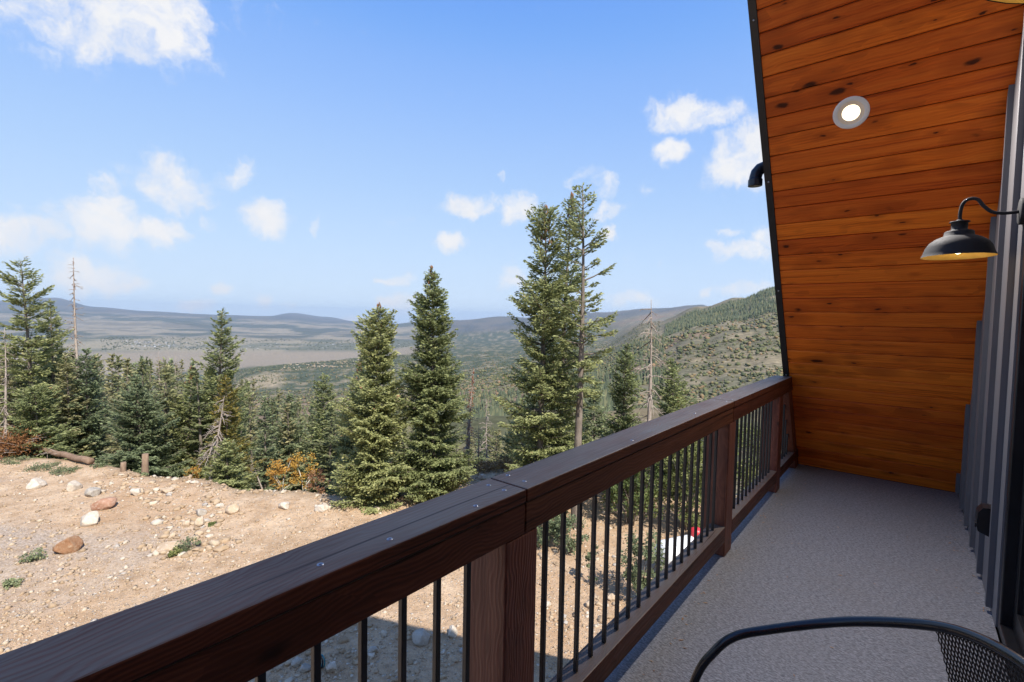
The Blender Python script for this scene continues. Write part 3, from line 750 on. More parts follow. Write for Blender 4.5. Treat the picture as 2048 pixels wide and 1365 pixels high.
for s in (1, -1):
    mb = MB(); mb.tube(catmull([(.27, s*.26, .012), (.22, s*.27, .25), (.16, s*.27, .43), (.02, s*.29, .44), (-.28, s*.30, .44), (-.395, s*.295, .47)]), .0105, 10); mb.build('rear_leg', M['chairtube'], chair, True)
    for (x_, y_) in ((-.47, .27), (.27, .26)):
        mb = MB(); mb.lathe([(0, 0.001), (.013, .001), (.014, .006), (.013, .03)], (x_, s*y_, 0), 12); mb.build('foot_cap', M['pvc'], chair, True)
# mesh: back shell hung between the rim and the seat, and the seat pan
up_pts = [p for p in rim if p.x > .06 and p.z > .80]
NU = len(up_pts); sub = []
for i in range(NU-1):
    for k in range(3): sub.append(up_pts[i].lerp(up_pts[i+1], k/3))
sub.append(up_pts[-1]); up_pts = sub; NU = len(up_pts); NVv = 44
gv_ = []
for i, p in enumerate(up_pts):
    for j in range(NVv+1):
        s_ = j/NVv
        lo_ = Vector((p.x*.55+.03, p.y*.86, .44))
        q_ = p.lerp(lo_, s_); q_.x += .035*math.sin(math.pi*s_)
        gv_.append(q_)
fs = []
W_ = NVv+1
def wire_grid(name, vs, nu, nv, thick):
    """diamond lattice over a grid of points"""
    me = bpy.data.meshes.new(name); fs = []
    for i in range(1, nu-1):
        for j in range(1, nv-1):
            if (i+j) % 2 == 0: fs.append((i*nv+j-1, (i+1)*nv+j, i*nv+j+1, (i-1)*nv+j))
    me.from_pydata([tuple(v) for v in vs], [], fs); me.update()
    o = obj(name, me, M['mesh'], chair)
    md = o.modifiers.new('wire', 'WIREFRAME'); md.thickness = thick; md.use_replace = True; md.use_even_offset = False
    return o
wire_grid('back_mesh', gv_, NU, W_, .0034)
sv = []; NS = 46
for i in range(NS+1):
    for j in range(NS+1):
        a_, b_ = -1+2*i/NS, -1+2*j/NS
        sv.append((-.09+.255*a_, .285*b_, .442-.03*(1-a_*a_)*(1-b_*b_)))
wire_grid('seat_mesh', sv, NS+1, NS+1, .0036)

# ------------------------------------------------------------------ vegetation: materials
def leafmat(name, stops, transl=.40, rough=.6, hue=.012, val=(.82, 1.18)):
    q = NM(name, rough, .25)
    a = q.n('ShaderNodeAttribute', None, None, attribute_name='tint')
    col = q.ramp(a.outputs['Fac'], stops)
    oi = q.n('ShaderNodeObjectInfo')
    hs = q.n('ShaderNodeHueSaturation', None, {'Color': col, 'Hue': q.rng(oi.outputs['Random'], 0, 1, .5-hue, .5+hue), 'Value': q.rng(oi.outputs['Random'], 0, 1, val[1], val[0])})
    q.color(hs.outputs[0])
    tr = q.n('ShaderNodeBsdfTranslucent', None, {'Color': hs.outputs[0]})
    mx = q.n('ShaderNodeMixShader', None, {0: transl, 1: q.b.outputs[0], 2: tr.outputs[0]})
    q.L.new(mx.outputs[0], q.out.inputs['Surface'])
    return q.m
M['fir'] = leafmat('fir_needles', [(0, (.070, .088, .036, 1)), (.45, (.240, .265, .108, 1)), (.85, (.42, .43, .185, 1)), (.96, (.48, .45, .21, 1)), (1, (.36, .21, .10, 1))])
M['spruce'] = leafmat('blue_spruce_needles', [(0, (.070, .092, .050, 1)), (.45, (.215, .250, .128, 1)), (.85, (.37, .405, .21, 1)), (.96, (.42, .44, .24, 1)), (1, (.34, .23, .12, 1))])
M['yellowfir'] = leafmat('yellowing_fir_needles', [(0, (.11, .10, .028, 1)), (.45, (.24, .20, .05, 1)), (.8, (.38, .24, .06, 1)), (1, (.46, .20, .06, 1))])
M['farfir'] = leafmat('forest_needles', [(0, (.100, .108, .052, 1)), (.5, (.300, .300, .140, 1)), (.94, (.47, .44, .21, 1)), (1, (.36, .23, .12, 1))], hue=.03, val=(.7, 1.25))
M['deadneedle'] = leafmat('rusty_dead_needles', [(0, (.16, .055, .022, 1)), (.5, (.30, .115, .045, 1)), (1, (.42, .20, .09, 1))])
M['aspen'] = leafmat('yellow_aspen_leaves', [(0, (.30, .15, .03, 1)), (.5, (.46, .27, .05, 1)), (1, (.58, .40, .10, 1))], .4)
M['rustleaf'] = leafmat('russet_shrub_leaves', [(0, (.16, .075, .04, 1)), (.5, (.27, .13, .07, 1)), (1, (.34, .21, .10, 1))], .3)
M['oak'] = leafmat('oak_brush_leaves', [(0, (.075, .095, .030, 1)), (.5, (.155, .185, .060, 1)), (1, (.29, .29, .11, 1))], .35, hue=.02)
M['sage'] = leafmat('sage_green_leaves', [(0, (.09, .11, .055, 1)), (.5, (.17, .20, .105, 1)), (1, (.27, .29, .16, 1))], .3, hue=.02)
M['drygrass'] = leafmat('dry_tan_grass', [(0, (.24, .13, .06, 1)), (.5, (.38, .23, .11, 1)), (1, (.48, .34, .18, 1))], .3)
def barkmat(name, a, b, sc=14):
    q = NM(name, .9, .2); c = q.coord('Object', rand=True)
    n_ = q.noise(q.n('ShaderNodeMapping', None, {'Vector': c, 'Scale': (sc, sc, sc*.25)}).outputs[0], 1.0, 6, .65)
    n2_ = q.noise(c, 3, 3)
    q.color(q.mix(q.rng(n2_, .35, .7, 0, .4), q.mix(q.rng(n_, .3, .7), a, b), a)); q.bump(n_, .5, .02); return q.m
M['bark'] = barkmat('grey_fir_bark', (.105, .080, .062, 1), (.270, .225, .185, 1))
M['snag'] = barkmat('weathered_dead_wood', (.200, .155, .125, 1), (.46, .39, .33, 1))
M['log'] = barkmat('brown_log_bark', (.140, .085, .055, 1), (.330, .225, .155, 1))
M['stump'] = barkmat('weathered_stump_wood', (.16, .105, .07, 1), (.32, .225, .155, 1))
M['aspenbark'] = barkmat('pale_aspen_bark', (.42, .38, .30, 1), (.72, .68, .58, 1))
M['cone'] = plain('brown_fir_cones', (.17, .080, .035), .8, 0, .35, 12)

def quads_mesh(name, C_, T_, Wd, tint, m):
    """diamond quads: centre, half-length vector, half-width vector"""
    n = len(C_); v = np.empty((n, 4, 3), np.float32)
    v[:, 0] = C_-T_; v[:, 1] = C_+Wd; v[:, 2] = C_+T_; v[:, 3] = C_-Wd
    f = np.arange(n*4, dtype=np.int32).reshape(n, 4)
    me = mesh_np(name, v.reshape(-1, 3), f)
    at = me.attributes.new('tint', 'FLOAT', 'FACE'); at.data.foreach_set('value', np.clip(tint, 0, 1).astype(np.float32))
    me.materials.append(m); return me

def nrm(a): return a/np.maximum(np.linalg.norm(a, axis=-1, keepdims=True), 1e-9)

def conifer(seed, H, Rb, base=.06, dz=.20, nb=6, tuft=.15, wid=.36, dens=1.0, shape=.85, rag=.25, gap=0.0, droop=.18, bare=0.0, oneside=0.0, needles='fir', cones=0, lean=(0, 0), tr=None):
    """returns (crown mesh, trunk mesh, cone mesh or None) for a conifer of height H and crown radius Rb"""
    g = np.random.default_rng(seed); Cs = []; Ts = []; Ws = []; Tn = []
    wood = MB()
    r_b = tr or (H*.011+.03)
    ph = g.uniform(0, 6.28)
    def axis(h):
        t = h/H; return np.array([lean[0]*h+.012*H*math.sin(3*t+ph)*t, lean[1]*h+.012*H*math.cos(2.3*t+ph)*t, h])
    hs_ = np.linspace(-.5, H*.995, 16)
    wood.tube([axis(max(h, 0))+np.array([0, 0, min(h, 0)]) for h in hs_], [max(r_b*(1-.93*max(h, 0)/H)*(1.25 if h < .2 else 1), .010) for h in hs_], 9)
    h = H*base
    while h < H*.985:
        t = (h-H*base)/(H*(1-base)); u_ = 1-t
        prof = Rb*min(1.0, (u_**shape)*1.04)*(.75+.25*min(1, t/.10))*(1+.20*math.sin(h*2.3+ph)+.13*math.sin(h*5.1+2*ph))
        k = max(3, int(round(nb*(.65+.5*u_))))
        a0_ = g.uniform(0, 6.28)
        for b in range(k):
            if g.random() < gap: continue
            a = a0_+2*math.pi*b/k+g.normal(0, .30)
            L = max(.10, prof*(1-rag*abs(g.normal(0, 1)) if g.random() > .06 else prof*1.0/prof*1.18))
            if oneside: L *= 1+oneside*math.cos(a-.8)
            L = max(.10, L)
            d = np.array([math.cos(a), math.sin(a), 0.0]); sd = np.array([-d[1], d[0], 0.0])
            e = (.75*t-.02-droop*u_+g.normal(0, .08)); curl = .16+.12*u_
            p0 = axis(h+g.uniform(-.5, .5)*dz)
            def P(s): return p0[None]+d[None]*(L*s)[:, None]*.97+np.array([0, 0, 1.0])[None]*(L*(e*s+curl*s*s))[:, None]
            if L > .25:
                ss = np.array([0, .35, .7, 1.0]); pp_ = P(ss)
                wood.tube(pp_, [max(.006, r_b*.26*(1-.9*q_)*min(1, L/1.2)) for q_ in ss], 4, cap=False)
            s0 = .12 if g.random() > bare else .45
            ns = int(L/.085*dens)+2
            s = s0+(1-s0)*(np.arange(ns)+g.random(ns))/ns
            s = np.minimum(s, 1)
            base_p = P(s)
            l2 = np.clip((.46*L*(1-s)**.75+.09)*g.uniform(.65, 1.2, ns), .07, .62)
            for sg in (1, -1):
                ang = R(52)+g.normal(0, .2, ns)
                dd = d[None]*np.cos(ang)[:, None]+sg*sd[None]*np.sin(ang)[:, None]
                dd[:, 2] += e*.5+g.normal(.05, .14, ns)
                nt = np.maximum(1, (l2/(tuft*.46)).astype(int))
                idx = np.repeat(np.arange(ns), nt)
                fr = np.concatenate([(np.arange(m_)+.5)/m_ for m_ in nt])
                c = base_p[idx]+dd[idx]*(l2[idx]*fr)[:, None]+g.normal(0, .020, (len(idx), 3))
                c[:, 2] -= .10*(fr*l2[idx])
                tv = nrm(dd[idx]+d[None]*.25+g.normal(0, .30, (len(idx), 3)))
                nv = nrm(np.array([0, 0, 1.0])[None]+.85*d[None]+g.normal(0, .5, (len(idx), 3)))
                wv = nrm(np.cross(tv, nv))
                sz = tuft*g.uniform(.7, 1.25, len(idx))
                Cs.append(c); Ts.append(tv*(sz*.5)[:, None]); Ws.append(wv*(sz*wid*.5)[:, None])
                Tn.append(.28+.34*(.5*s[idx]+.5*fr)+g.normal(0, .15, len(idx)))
        h += dz*g.uniform(.8, 1.2)*(.7+.5*u_)
    # leader
    n = 26; hh_ = np.linspace(H*.90, H*1.0, n); c = np.array([axis(q_) for q_ in hh_]); a = g.uniform(0, 6.28, n)
    tv = nrm(np.stack([np.cos(a)*.7, np.sin(a)*.7, np.full(n, .8)], 1)); wv = nrm(np.cross(tv, g.normal(0, 1, (n, 3))))
    Cs.append(c+tv*tuft*.3); Ts.append(tv*tuft*.5); Ws.append(wv*tuft*.17); Tn.append(g.uniform(.3, .8, n))
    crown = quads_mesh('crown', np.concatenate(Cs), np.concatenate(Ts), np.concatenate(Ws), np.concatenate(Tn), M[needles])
    tme = wood.mesh('trunk', True); tme.materials.append(M['bark'])
    cme = None
    if cones:
        mb = MB()
        for k in range(cones):
            h = H*(1-.13*g.random()**1.3); rr_c = Rb*.75*((H-h)/H)**.8*g.random()**.5+.03; a = g.uniform(0, 6.28); p = axis(h)+np.array([math.cos(a)*rr_c, math.sin(a)*rr_c, .03])
            sz = g.uniform(.03, .05); mb.tube([p, p+np.array([0, 0, sz]), p+np.array([0, 0, sz*2.6])], [sz*.35, sz*.62, sz*.25], 5)
        cme = mb.mesh('cones', True); cme.materials.append(M['cone'])
    return crown, tme, cme

def snag(seed, H, r_b, nbr=40, Lb=.9, lo=.15, lean=(0, 0), fuzz=0, droop=.2, forks=1, up_=.0):
    g = np.random.default_rng(seed); mb = MB(); ph = g.uniform(0, 6)
    def axis(h): t = h/H; return np.array([lean[0]*h+.010*H*math.sin(3.1*t+ph)*t, lean[1]*h+.010*H*math.cos(2.7*t+ph)*t, h])
    hs_ = np.linspace(0, H, 18)
    mb.tube([axis(h) if h > 0 else np.array([0, 0, -.4]) for h in hs_], [max(.008, r_b*(1-.95*(h/H)**.9)) for h in hs_], 9)
    tw = MB()
    for k in range(nbr):
        t = lo+(1-lo)*(k+g.random())/nbr; h = t*H*.97; a = g.uniform(0, 6.28); L = Lb*g.uniform(.35, 1.0)*(1-.75*t)+.08
        d = np.array([math.cos(a), math.sin(a), 0]); p0 = axis(h); e = g.normal(up_-.05, .25)
        pts = [p0+d*L*s+np.array([0, 0, L*(e*s-droop*s*s)+.05*L*math.sin(5*s+a)]) for s in (0, .25, .5, .75, 1)]
        tw.tube(pts, [max(.0075, .024*(1-.75*s)*min(1.2, L/.6+.3)) for s in (0, .25, .5, .75, 1)], 4, cap=False)
        for j in range(int(forks*3*L)+1):
            s = g.uniform(.3, .95); p = p0+d*L*s+np.array([0, 0, L*(e*s-droop*s*s)]); a2 = a+g.choice([-1, 1])*g.uniform(.4, 1.1); l2 = L*g.uniform(.15, .4)
            d2 = np.array([math.cos(a2), math.sin(a2), g.normal(.05, .3)])
            tw.tube([p, p+d2*l2*.5+np.array([0, 0, .02]), p+d2*l2+np.array([0, 0, -.12*l2])], [.010, .008, .006], 3, cap=False)
    me = mb.mesh('trunk', True); me.materials.append(M['snag'])
    te = tw.mesh('bare_branches', True); te.materials.append(M['snag'])
    fz = None
    if fuzz:
        n = fuzz; h = H*(lo+(1-lo)*g.random(n)); a = g.uniform(0, 6.28, n); rr_c = Lb*.6*(1-h/H)*g.random(n)**.7
        c = np.array([axis(q_) for q_ in h])+np.stack([np.cos(a)*rr_c, np.sin(a)*rr_c, g.normal(0, .05, n)], 1)
        tv = nrm(g.normal(0, 1, (n, 3))); wv = nrm(np.cross(tv, g.normal(0, 1, (n, 3))))
        fz = quads_mesh('dead_foliage', c, tv*.06, wv*.02, g.random(n), M['deadneedle'])
    return me, te, fz

def leafy(seed, H, Rw, n, leaf=.06, m='oak', stems=7, clumps=26, flat=.8, trunk_h=.0, stem_mat='bark', open_=.35):
    """broadleaf shrub or small tree: stems plus leaf clumps"""
    g = np.random.default_rng(seed); mb = MB()
    cc = []; 
    for k in range(clumps):
        a = g.uniform(0, 6.28); rr_c = Rw*g.random()**.5*.85; h = H*(trunk_h+(1-trunk_h)*(.12+.86*g.random()**.8)); rr_c *= math.sqrt(max(.1, 1-((h/H-.5*(1+trunk_h))/(.62*(1-.4*trunk_h)))**2))
        cc.append((math.cos(a)*rr_c, math.sin(a)*rr_c, h))
    cc = np.array(cc)
    for k in range(stems):
        c = cc[k % len(cc)]; b = g.normal(0, .05*Rw, 2)
        mb.tube([(b[0], b[1], -.15), (b[0]+c[0]*.2, b[1]+c[1]*.2, c[2]*.45), tuple(c)], [.012+.012*H/2, .009+.006*H/2, .005], 5)
    idx = g.integers(0, len(cc), n); cr_ = Rw*open_*g.uniform(.6, 1.2, len(cc))
    off = nrm(g.normal(0, 1, (n, 3)))*(g.random(n)**.45)[:, None]; off[:, 2] *= flat
    c = cc[idx]+off*cr_[idx][:, None]; c[:, 2] = np.maximum(c[:, 2], .03)
    tv = nrm(g.normal(0, 1, (n, 3))+off*.6); wv = nrm(np.cross(tv, g.normal(0, 1, (n, 3))))
    sz = leaf*g.uniform(.6, 1.3, n)
    lm = quads_mesh('foliage', c, tv*(sz*.5)[:, None], wv*(sz*.36)[:, None], .5+.22*g.normal(0, 1, n)+.12*g.normal(0, 1, len(cc))[idx], M[m])
    sme = mb.mesh('stems', True); sme.materials.append(M[stem_mat])
    return lm, sme

# ------------------------------------------------------------------ tree placing
def tree_spot(px_base, px_top, py_top, d):
    """stand point on the ground at depth d under picture column px_base, and the height that brings the top to (px_top, py_top)"""
    py = 900.0
    for _ in range(6):
        p = at_depth(px_base, py, d); z = gz(p[0], p[1]); py = proj((p[0], p[1], z))[1]
    top = at_depth(px_top, py_top, d)
    return np.array([p[0], p[1], z]), top
GT = 'conifers around the clearing'
def plant(name, label, cat, meshes, names, spot, scale=(1, 1, 1), rz=0.0, group=GT, tilt=(0, 0)):
    t = thing(name, label, cat, tuple(spot), group, rz)
    t.rotation_euler = (tilt[0], tilt[1], rz); t.scale = scale
    for me, nm in zip(meshes, names):
        if me is None: continue
        o = bpy.data.objects.new(nm, me); COL.objects.link(o); o.parent = t
        if nm in ('cones', 'bare_branches', 'dead_foliage', 'stems', 'dead_twigs'): o['kind'] = 'stuff'
    return t
NMS = ('crown', 'trunk', 'cones')
def put_conifer(name, label, px_b, px_t, py_t, d, Rb, rz=0.0, sink=.05, **kw):
    p, top = tree_spot(px_b, px_t, py_t, d); H = top[2]-p[2]+sink; p[2] -= sink
    lean = ((top[0]-p[0])/H, (top[1]-p[1])/H)
    return plant(name, label, 'tree', conifer(H=H, Rb=Rb, lean=lean, **kw), NMS, p)
def put_snag(name, label, px_b, px_t, py_t, d, r_b, **kw):
    p, top = tree_spot(px_b, px_t, py_t, d); H = top[2]-p[2]+.1; p[2] -= .1
    lean = ((top[0]-p[0])/H, (top[1]-p[1])/H)
    return plant(name, label, 'tree', snag(H=H, r_b=r_b, lean=lean, **kw), ('trunk', 'bare_branches', 'dead_foliage'), p, group='dead trees around the clearing')

# trees the photograph shows one by one (base column, top column, top row, depth, crown radius)
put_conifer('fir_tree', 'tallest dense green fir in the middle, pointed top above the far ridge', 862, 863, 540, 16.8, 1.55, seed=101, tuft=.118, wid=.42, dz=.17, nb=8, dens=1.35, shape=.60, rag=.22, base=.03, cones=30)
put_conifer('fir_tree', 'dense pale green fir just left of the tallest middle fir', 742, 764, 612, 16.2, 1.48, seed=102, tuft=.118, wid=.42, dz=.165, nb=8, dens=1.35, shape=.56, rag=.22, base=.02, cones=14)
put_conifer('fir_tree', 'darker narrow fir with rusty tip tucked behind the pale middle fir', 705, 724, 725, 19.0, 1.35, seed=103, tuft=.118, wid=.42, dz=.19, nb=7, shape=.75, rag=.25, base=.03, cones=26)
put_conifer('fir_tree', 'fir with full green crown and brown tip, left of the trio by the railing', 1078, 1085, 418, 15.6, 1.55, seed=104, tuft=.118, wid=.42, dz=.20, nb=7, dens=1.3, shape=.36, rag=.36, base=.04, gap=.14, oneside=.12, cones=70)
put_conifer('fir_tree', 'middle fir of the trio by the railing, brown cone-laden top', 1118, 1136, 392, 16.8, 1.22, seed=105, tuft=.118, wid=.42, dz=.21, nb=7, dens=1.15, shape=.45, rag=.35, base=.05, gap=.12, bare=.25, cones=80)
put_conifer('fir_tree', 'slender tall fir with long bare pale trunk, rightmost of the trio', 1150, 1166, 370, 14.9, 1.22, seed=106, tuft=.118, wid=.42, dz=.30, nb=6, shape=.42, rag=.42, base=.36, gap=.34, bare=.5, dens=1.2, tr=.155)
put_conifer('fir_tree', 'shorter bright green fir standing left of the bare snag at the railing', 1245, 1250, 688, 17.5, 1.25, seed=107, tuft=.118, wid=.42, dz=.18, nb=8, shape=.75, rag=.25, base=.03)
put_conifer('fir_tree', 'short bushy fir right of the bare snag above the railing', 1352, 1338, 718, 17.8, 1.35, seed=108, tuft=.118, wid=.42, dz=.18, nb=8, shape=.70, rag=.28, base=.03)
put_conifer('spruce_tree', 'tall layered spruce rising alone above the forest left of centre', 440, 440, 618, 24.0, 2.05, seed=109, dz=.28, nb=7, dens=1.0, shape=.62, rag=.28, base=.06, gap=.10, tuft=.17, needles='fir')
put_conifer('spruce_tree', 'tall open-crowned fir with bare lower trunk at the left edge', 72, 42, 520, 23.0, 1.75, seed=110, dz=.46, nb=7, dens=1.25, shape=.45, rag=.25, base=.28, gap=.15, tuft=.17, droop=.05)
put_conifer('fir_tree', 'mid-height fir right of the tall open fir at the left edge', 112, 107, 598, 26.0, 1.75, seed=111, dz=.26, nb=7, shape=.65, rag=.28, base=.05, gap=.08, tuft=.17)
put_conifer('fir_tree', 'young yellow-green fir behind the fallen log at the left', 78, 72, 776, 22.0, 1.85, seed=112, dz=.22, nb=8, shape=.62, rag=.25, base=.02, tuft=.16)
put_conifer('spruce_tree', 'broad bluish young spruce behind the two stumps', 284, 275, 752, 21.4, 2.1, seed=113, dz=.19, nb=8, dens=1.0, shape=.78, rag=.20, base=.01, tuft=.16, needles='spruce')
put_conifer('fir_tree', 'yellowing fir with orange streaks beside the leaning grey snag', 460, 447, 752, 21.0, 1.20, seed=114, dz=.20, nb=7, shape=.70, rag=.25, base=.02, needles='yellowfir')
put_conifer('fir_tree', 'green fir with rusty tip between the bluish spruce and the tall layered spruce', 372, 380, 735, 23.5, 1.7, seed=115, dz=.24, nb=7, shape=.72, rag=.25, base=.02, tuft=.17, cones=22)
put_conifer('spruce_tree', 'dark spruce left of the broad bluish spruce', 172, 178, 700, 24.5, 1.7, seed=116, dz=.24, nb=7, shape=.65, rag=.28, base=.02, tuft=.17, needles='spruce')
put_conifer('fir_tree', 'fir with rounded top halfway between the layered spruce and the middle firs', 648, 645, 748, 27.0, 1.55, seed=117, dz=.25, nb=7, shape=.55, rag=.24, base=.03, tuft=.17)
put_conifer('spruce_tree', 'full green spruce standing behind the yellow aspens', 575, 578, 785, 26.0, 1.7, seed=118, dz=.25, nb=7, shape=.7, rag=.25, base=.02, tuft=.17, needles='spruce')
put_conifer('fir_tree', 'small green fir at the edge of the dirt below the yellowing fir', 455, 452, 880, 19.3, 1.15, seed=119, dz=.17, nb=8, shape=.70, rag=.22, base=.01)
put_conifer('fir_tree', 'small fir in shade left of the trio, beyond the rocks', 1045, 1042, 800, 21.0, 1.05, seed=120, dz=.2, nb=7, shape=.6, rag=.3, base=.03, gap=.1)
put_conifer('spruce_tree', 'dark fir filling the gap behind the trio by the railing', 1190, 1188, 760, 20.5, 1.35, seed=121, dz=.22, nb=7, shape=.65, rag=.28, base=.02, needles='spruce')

put_snag('dead_tree', 'bare grey snag with curved twigs rising above the railing', 1292, 1302, 600, 16.0, .135, seed=201, nbr=64, Lb=1.35, lo=.10, droop=.35, forks=2)
put_snag('dead_tree', 'tall thin snag with ragged needle tufts at upper left', 170, 147, 515, 25.0, .16, seed=202, nbr=70, Lb=.95, lo=.25, forks=2, fuzz=160)
put_snag('dead_tree', 'leaning grey snag with tangled curls in front of the yellowing fir', 418, 447, 792, 19.6, .10, seed=203, nbr=46, Lb=1.15, lo=.28, droop=.55, forks=2)
put_snag('dead_tree', 'grey snag right of the tallest middle fir, tapering to a thread', 932, 946, 740, 21.5, .14, seed=204, nbr=60, Lb=.75, lo=.25, fuzz=260, forks=2)
put_snag('dead_tree', 'thin dead pole beside the grey snag in the middle gap', 956, 957, 852, 20.5, .06, seed=205, nbr=18, Lb=.4, lo=.3)
put_snag('dead_tree', 'thin bare trunk at the very left edge', 10, 9, 655, 21.5, .09, seed=206, nbr=40, Lb=.8, lo=.2, forks=2)
put_snag('dead_tree', 'short slanting dead pole between the fir and the aspens', 535, 503, 920, 21.5, .06, seed=207, nbr=8, Lb=.3, lo=.3)
put_snag('dead_tree', 'pale dead fir among the distant trees left of the layered spruce', 318, 318, 702, 34.0, .13, seed=208, nbr=90, Lb=1.5, lo=.25, forks=3, droop=.3)
put_snag('dead_tree', 'pale dead fir with drooping twigs near the town view', 354, 353, 712, 38.0, .13, seed=209, nbr=90, Lb=1.4, lo=.2, forks=3, droop=.4)
put_snag('dead_tree', 'dead sapling in the gap left of the trio', 975, 970, 800, 26.0, .08, seed=210, nbr=50, Lb=.9, lo=.2, forks=2)

# the forest below the rim: copies of six trees
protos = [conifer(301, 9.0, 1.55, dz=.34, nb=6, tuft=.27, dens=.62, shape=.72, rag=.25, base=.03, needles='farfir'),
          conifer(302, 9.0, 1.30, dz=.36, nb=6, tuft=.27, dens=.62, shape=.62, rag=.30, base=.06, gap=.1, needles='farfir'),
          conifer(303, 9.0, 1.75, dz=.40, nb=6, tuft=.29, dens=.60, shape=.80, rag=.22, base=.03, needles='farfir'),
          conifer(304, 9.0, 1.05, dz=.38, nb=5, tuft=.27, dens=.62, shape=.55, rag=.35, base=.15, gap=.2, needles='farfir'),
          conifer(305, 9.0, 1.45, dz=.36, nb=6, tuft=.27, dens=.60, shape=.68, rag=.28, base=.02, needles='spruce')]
sprotos = [snag(311, 9.0, .12, nbr=80, Lb=1.1, lo=.15, forks=2, droop=.3), snag(312, 9.0, .10, nbr=60, Lb=.8, lo=.3, forks=2, fuzz=250)]
LIM = [(-300, 660), (0, 672), (180, 700), (250, 702), (300, 712), (350, 715), (410, 726), (440, 740), (480, 752), (540, 775), (610, 792), (700, 795), (790, 800), (850, 825), (930, 850), (1000, 850), (1080, 845), (1200, 840), (1330, 835), (1500, 880), (1650, 900)]
g = np.random.default_rng(77); taken = []; cnt = 0; tries = 0
while cnt < 298 and tries < 14000:
    tries += 1
    gapf = cnt >= 250
    if gapf: d = g.uniform(28, 150)
    elif cnt < 185: d = 21.5+36*g.random()**1.25
    else: d = g.uniform(48, 175)
    px = g.uniform(-180, 1060) if g.random() < .86 else g.uniform(1060, 1560)
    if gapf: px = g.uniform(875, 1065) if g.random() < .6 else g.uniform(1060, 1330)
    p = at_depth(px, 800, d); X_, Y_ = p[0], p[1]
    az_ = math.atan2(X_, Y_); rr_ = math.hypot(X_, Y_); rc_ = float(pad_edge(az_))
    if rr_ < rc_+1.6: continue
    if 895 < px < 1010 and d < 24: continue
    md = 1.75 if (cnt < 185 or gapf) else 2.8
    if any((X_-a)**2+(Y_-b)**2 < md*md for a, b in taken): continue
    z = gz(X_, Y_)
    lim = np.interp(px, [a for a, b in LIM], [b for a, b in LIM])+g.uniform(0, 22)
    ztop = at_depth(px, lim, d)[2]; Hm = ztop-z
    H = min(g.uniform(9.5, 17.0), Hm)
    if H < 2.6: continue
    taken.append((X_, Y_)); dead = g.random() < .10 and H > 4
    ms = sprotos[g.integers(0, 2)] if dead else protos[g.integers(0, 5)]
    sxy = (H/9.0)**.75*g.uniform(.95, 1.3)
    lb = 'grey dead conifer among the forest trees below the clearing' if dead else 'green conifer in the forest below the clearing'
    plant('dead_tree' if dead else 'forest_conifer', lb, 'tree', ms, ('trunk', 'bare_branches', 'dead_foliage') if dead else NMS, (X_, Y_, z-.15), (sxy, sxy, H/9.0), g.uniform(0, 6.28),
          'dead trees in the forest below the clearing' if dead else 'conifers of the forest below the clearing', tilt=(g.normal(0, .02), g.normal(0, .02)))
    cnt += 1

# aspens and shrubs at the rim
def put_leafy(name, label, cat, px, py_t, d, Rw, meshargs, group=None, px_t=None):
    p, top = tree_spot(px, px_t or px, py_t, d); H = top[2]-p[2]
    return plant(name, label, cat, leafy(H=H, Rw=Rw, **meshargs), ('foliage', 'stems'), p, group=group)
put_leafy('aspen_tree', 'small yellow aspen with white stem, left of the two at the rim', 'tree', 562, 918, 18.2, .62, dict(seed=401, n=800, leaf=.075, m='aspen', stems=6, clumps=30, trunk_h=.15, stem_mat='aspenbark', open_=.30), 'aspens at the rim')
put_leafy('aspen_tree', 'small yellow-orange aspen, right of the two at the rim', 'tree', 608, 910, 18.0, .55, dict(seed=402, n=760, leaf=.075, m='aspen', stems=6, clumps=30, trunk_h=.15, stem_mat='aspenbark', open_=.30), 'aspens at the rim')
put_leafy('rim_shrub', 'reddish brown shrub right of the yellow aspens', 'shrub', 637, 940, 17.8, .50, dict(seed=403, n=700, leaf=.06, m='rustleaf', stems=7, clumps=24))
put_leafy('rim_shrub', 'small yellow shrub left of the leaning grey snag', 'shrub', 382, 935, 19.5, .45, dict(seed=404, n=420, leaf=.065, m='aspen', stems=6, clumps=18))
put_leafy('oak_shrub', 'large green oak bush behind the balusters, left of the brown post', 'shrub', 1372, 858, 14.8, 1.35, dict(seed=405, n=6500, leaf=.085, m='oak', stems=12, clumps=70, open_=.26), 'oak brush behind the railing')
put_leafy('oak_shrub', 'green oak bush behind the balusters around the snag trunk', 'shrub', 1262, 905, 15.3, 1.15, dict(seed=406, n=5000, leaf=.085, m='oak', stems=12, clumps=60, open_=.26), 'oak brush behind the railing')
put_leafy('oak_shrub', 'yellow-green oak bush behind the far balusters past the brown post', 'shrub', 1500, 862, 17.5, 1.6, dict(seed=407, n=5500, leaf=.09, m='oak', stems=12, clumps=60, open_=.26), 'oak brush behind the railing')
put_leafy('sage_shrub', 'pale green bush right of the near post, low behind the balusters', 'shrub', 1092, 1022, 13.8, .70, dict(seed=408, n=2600, leaf=.07, m='sage', stems=9, clumps=34), 'brush behind the railing')
put_leafy('sage_shrub', 'sparse pale green bush right of the first balusters past the near post', 'shrub', 1140, 1038, 13.2, .55, dict(seed=409, n=1100, leaf=.07, m='sage', stems=10, clumps=28), 'brush behind the railing')
put_leafy('sage_shrub', 'leafy green bush in front of the white tank', 'shrub', 1285, 1068, 10.9, .55, dict(seed=410, n=2600, leaf=.065, m='sage', stems=9, clumps=34), 'brush behind the railing')
put_leafy('sage_shrub', 'small upright green sapling on the orange dirt behind the balusters', 'shrub', 1182, 1090, 11.6, .20, dict(seed=411, n=420, leaf=.06, m='sage', stems=6, clumps=14), 'brush behind the railing')
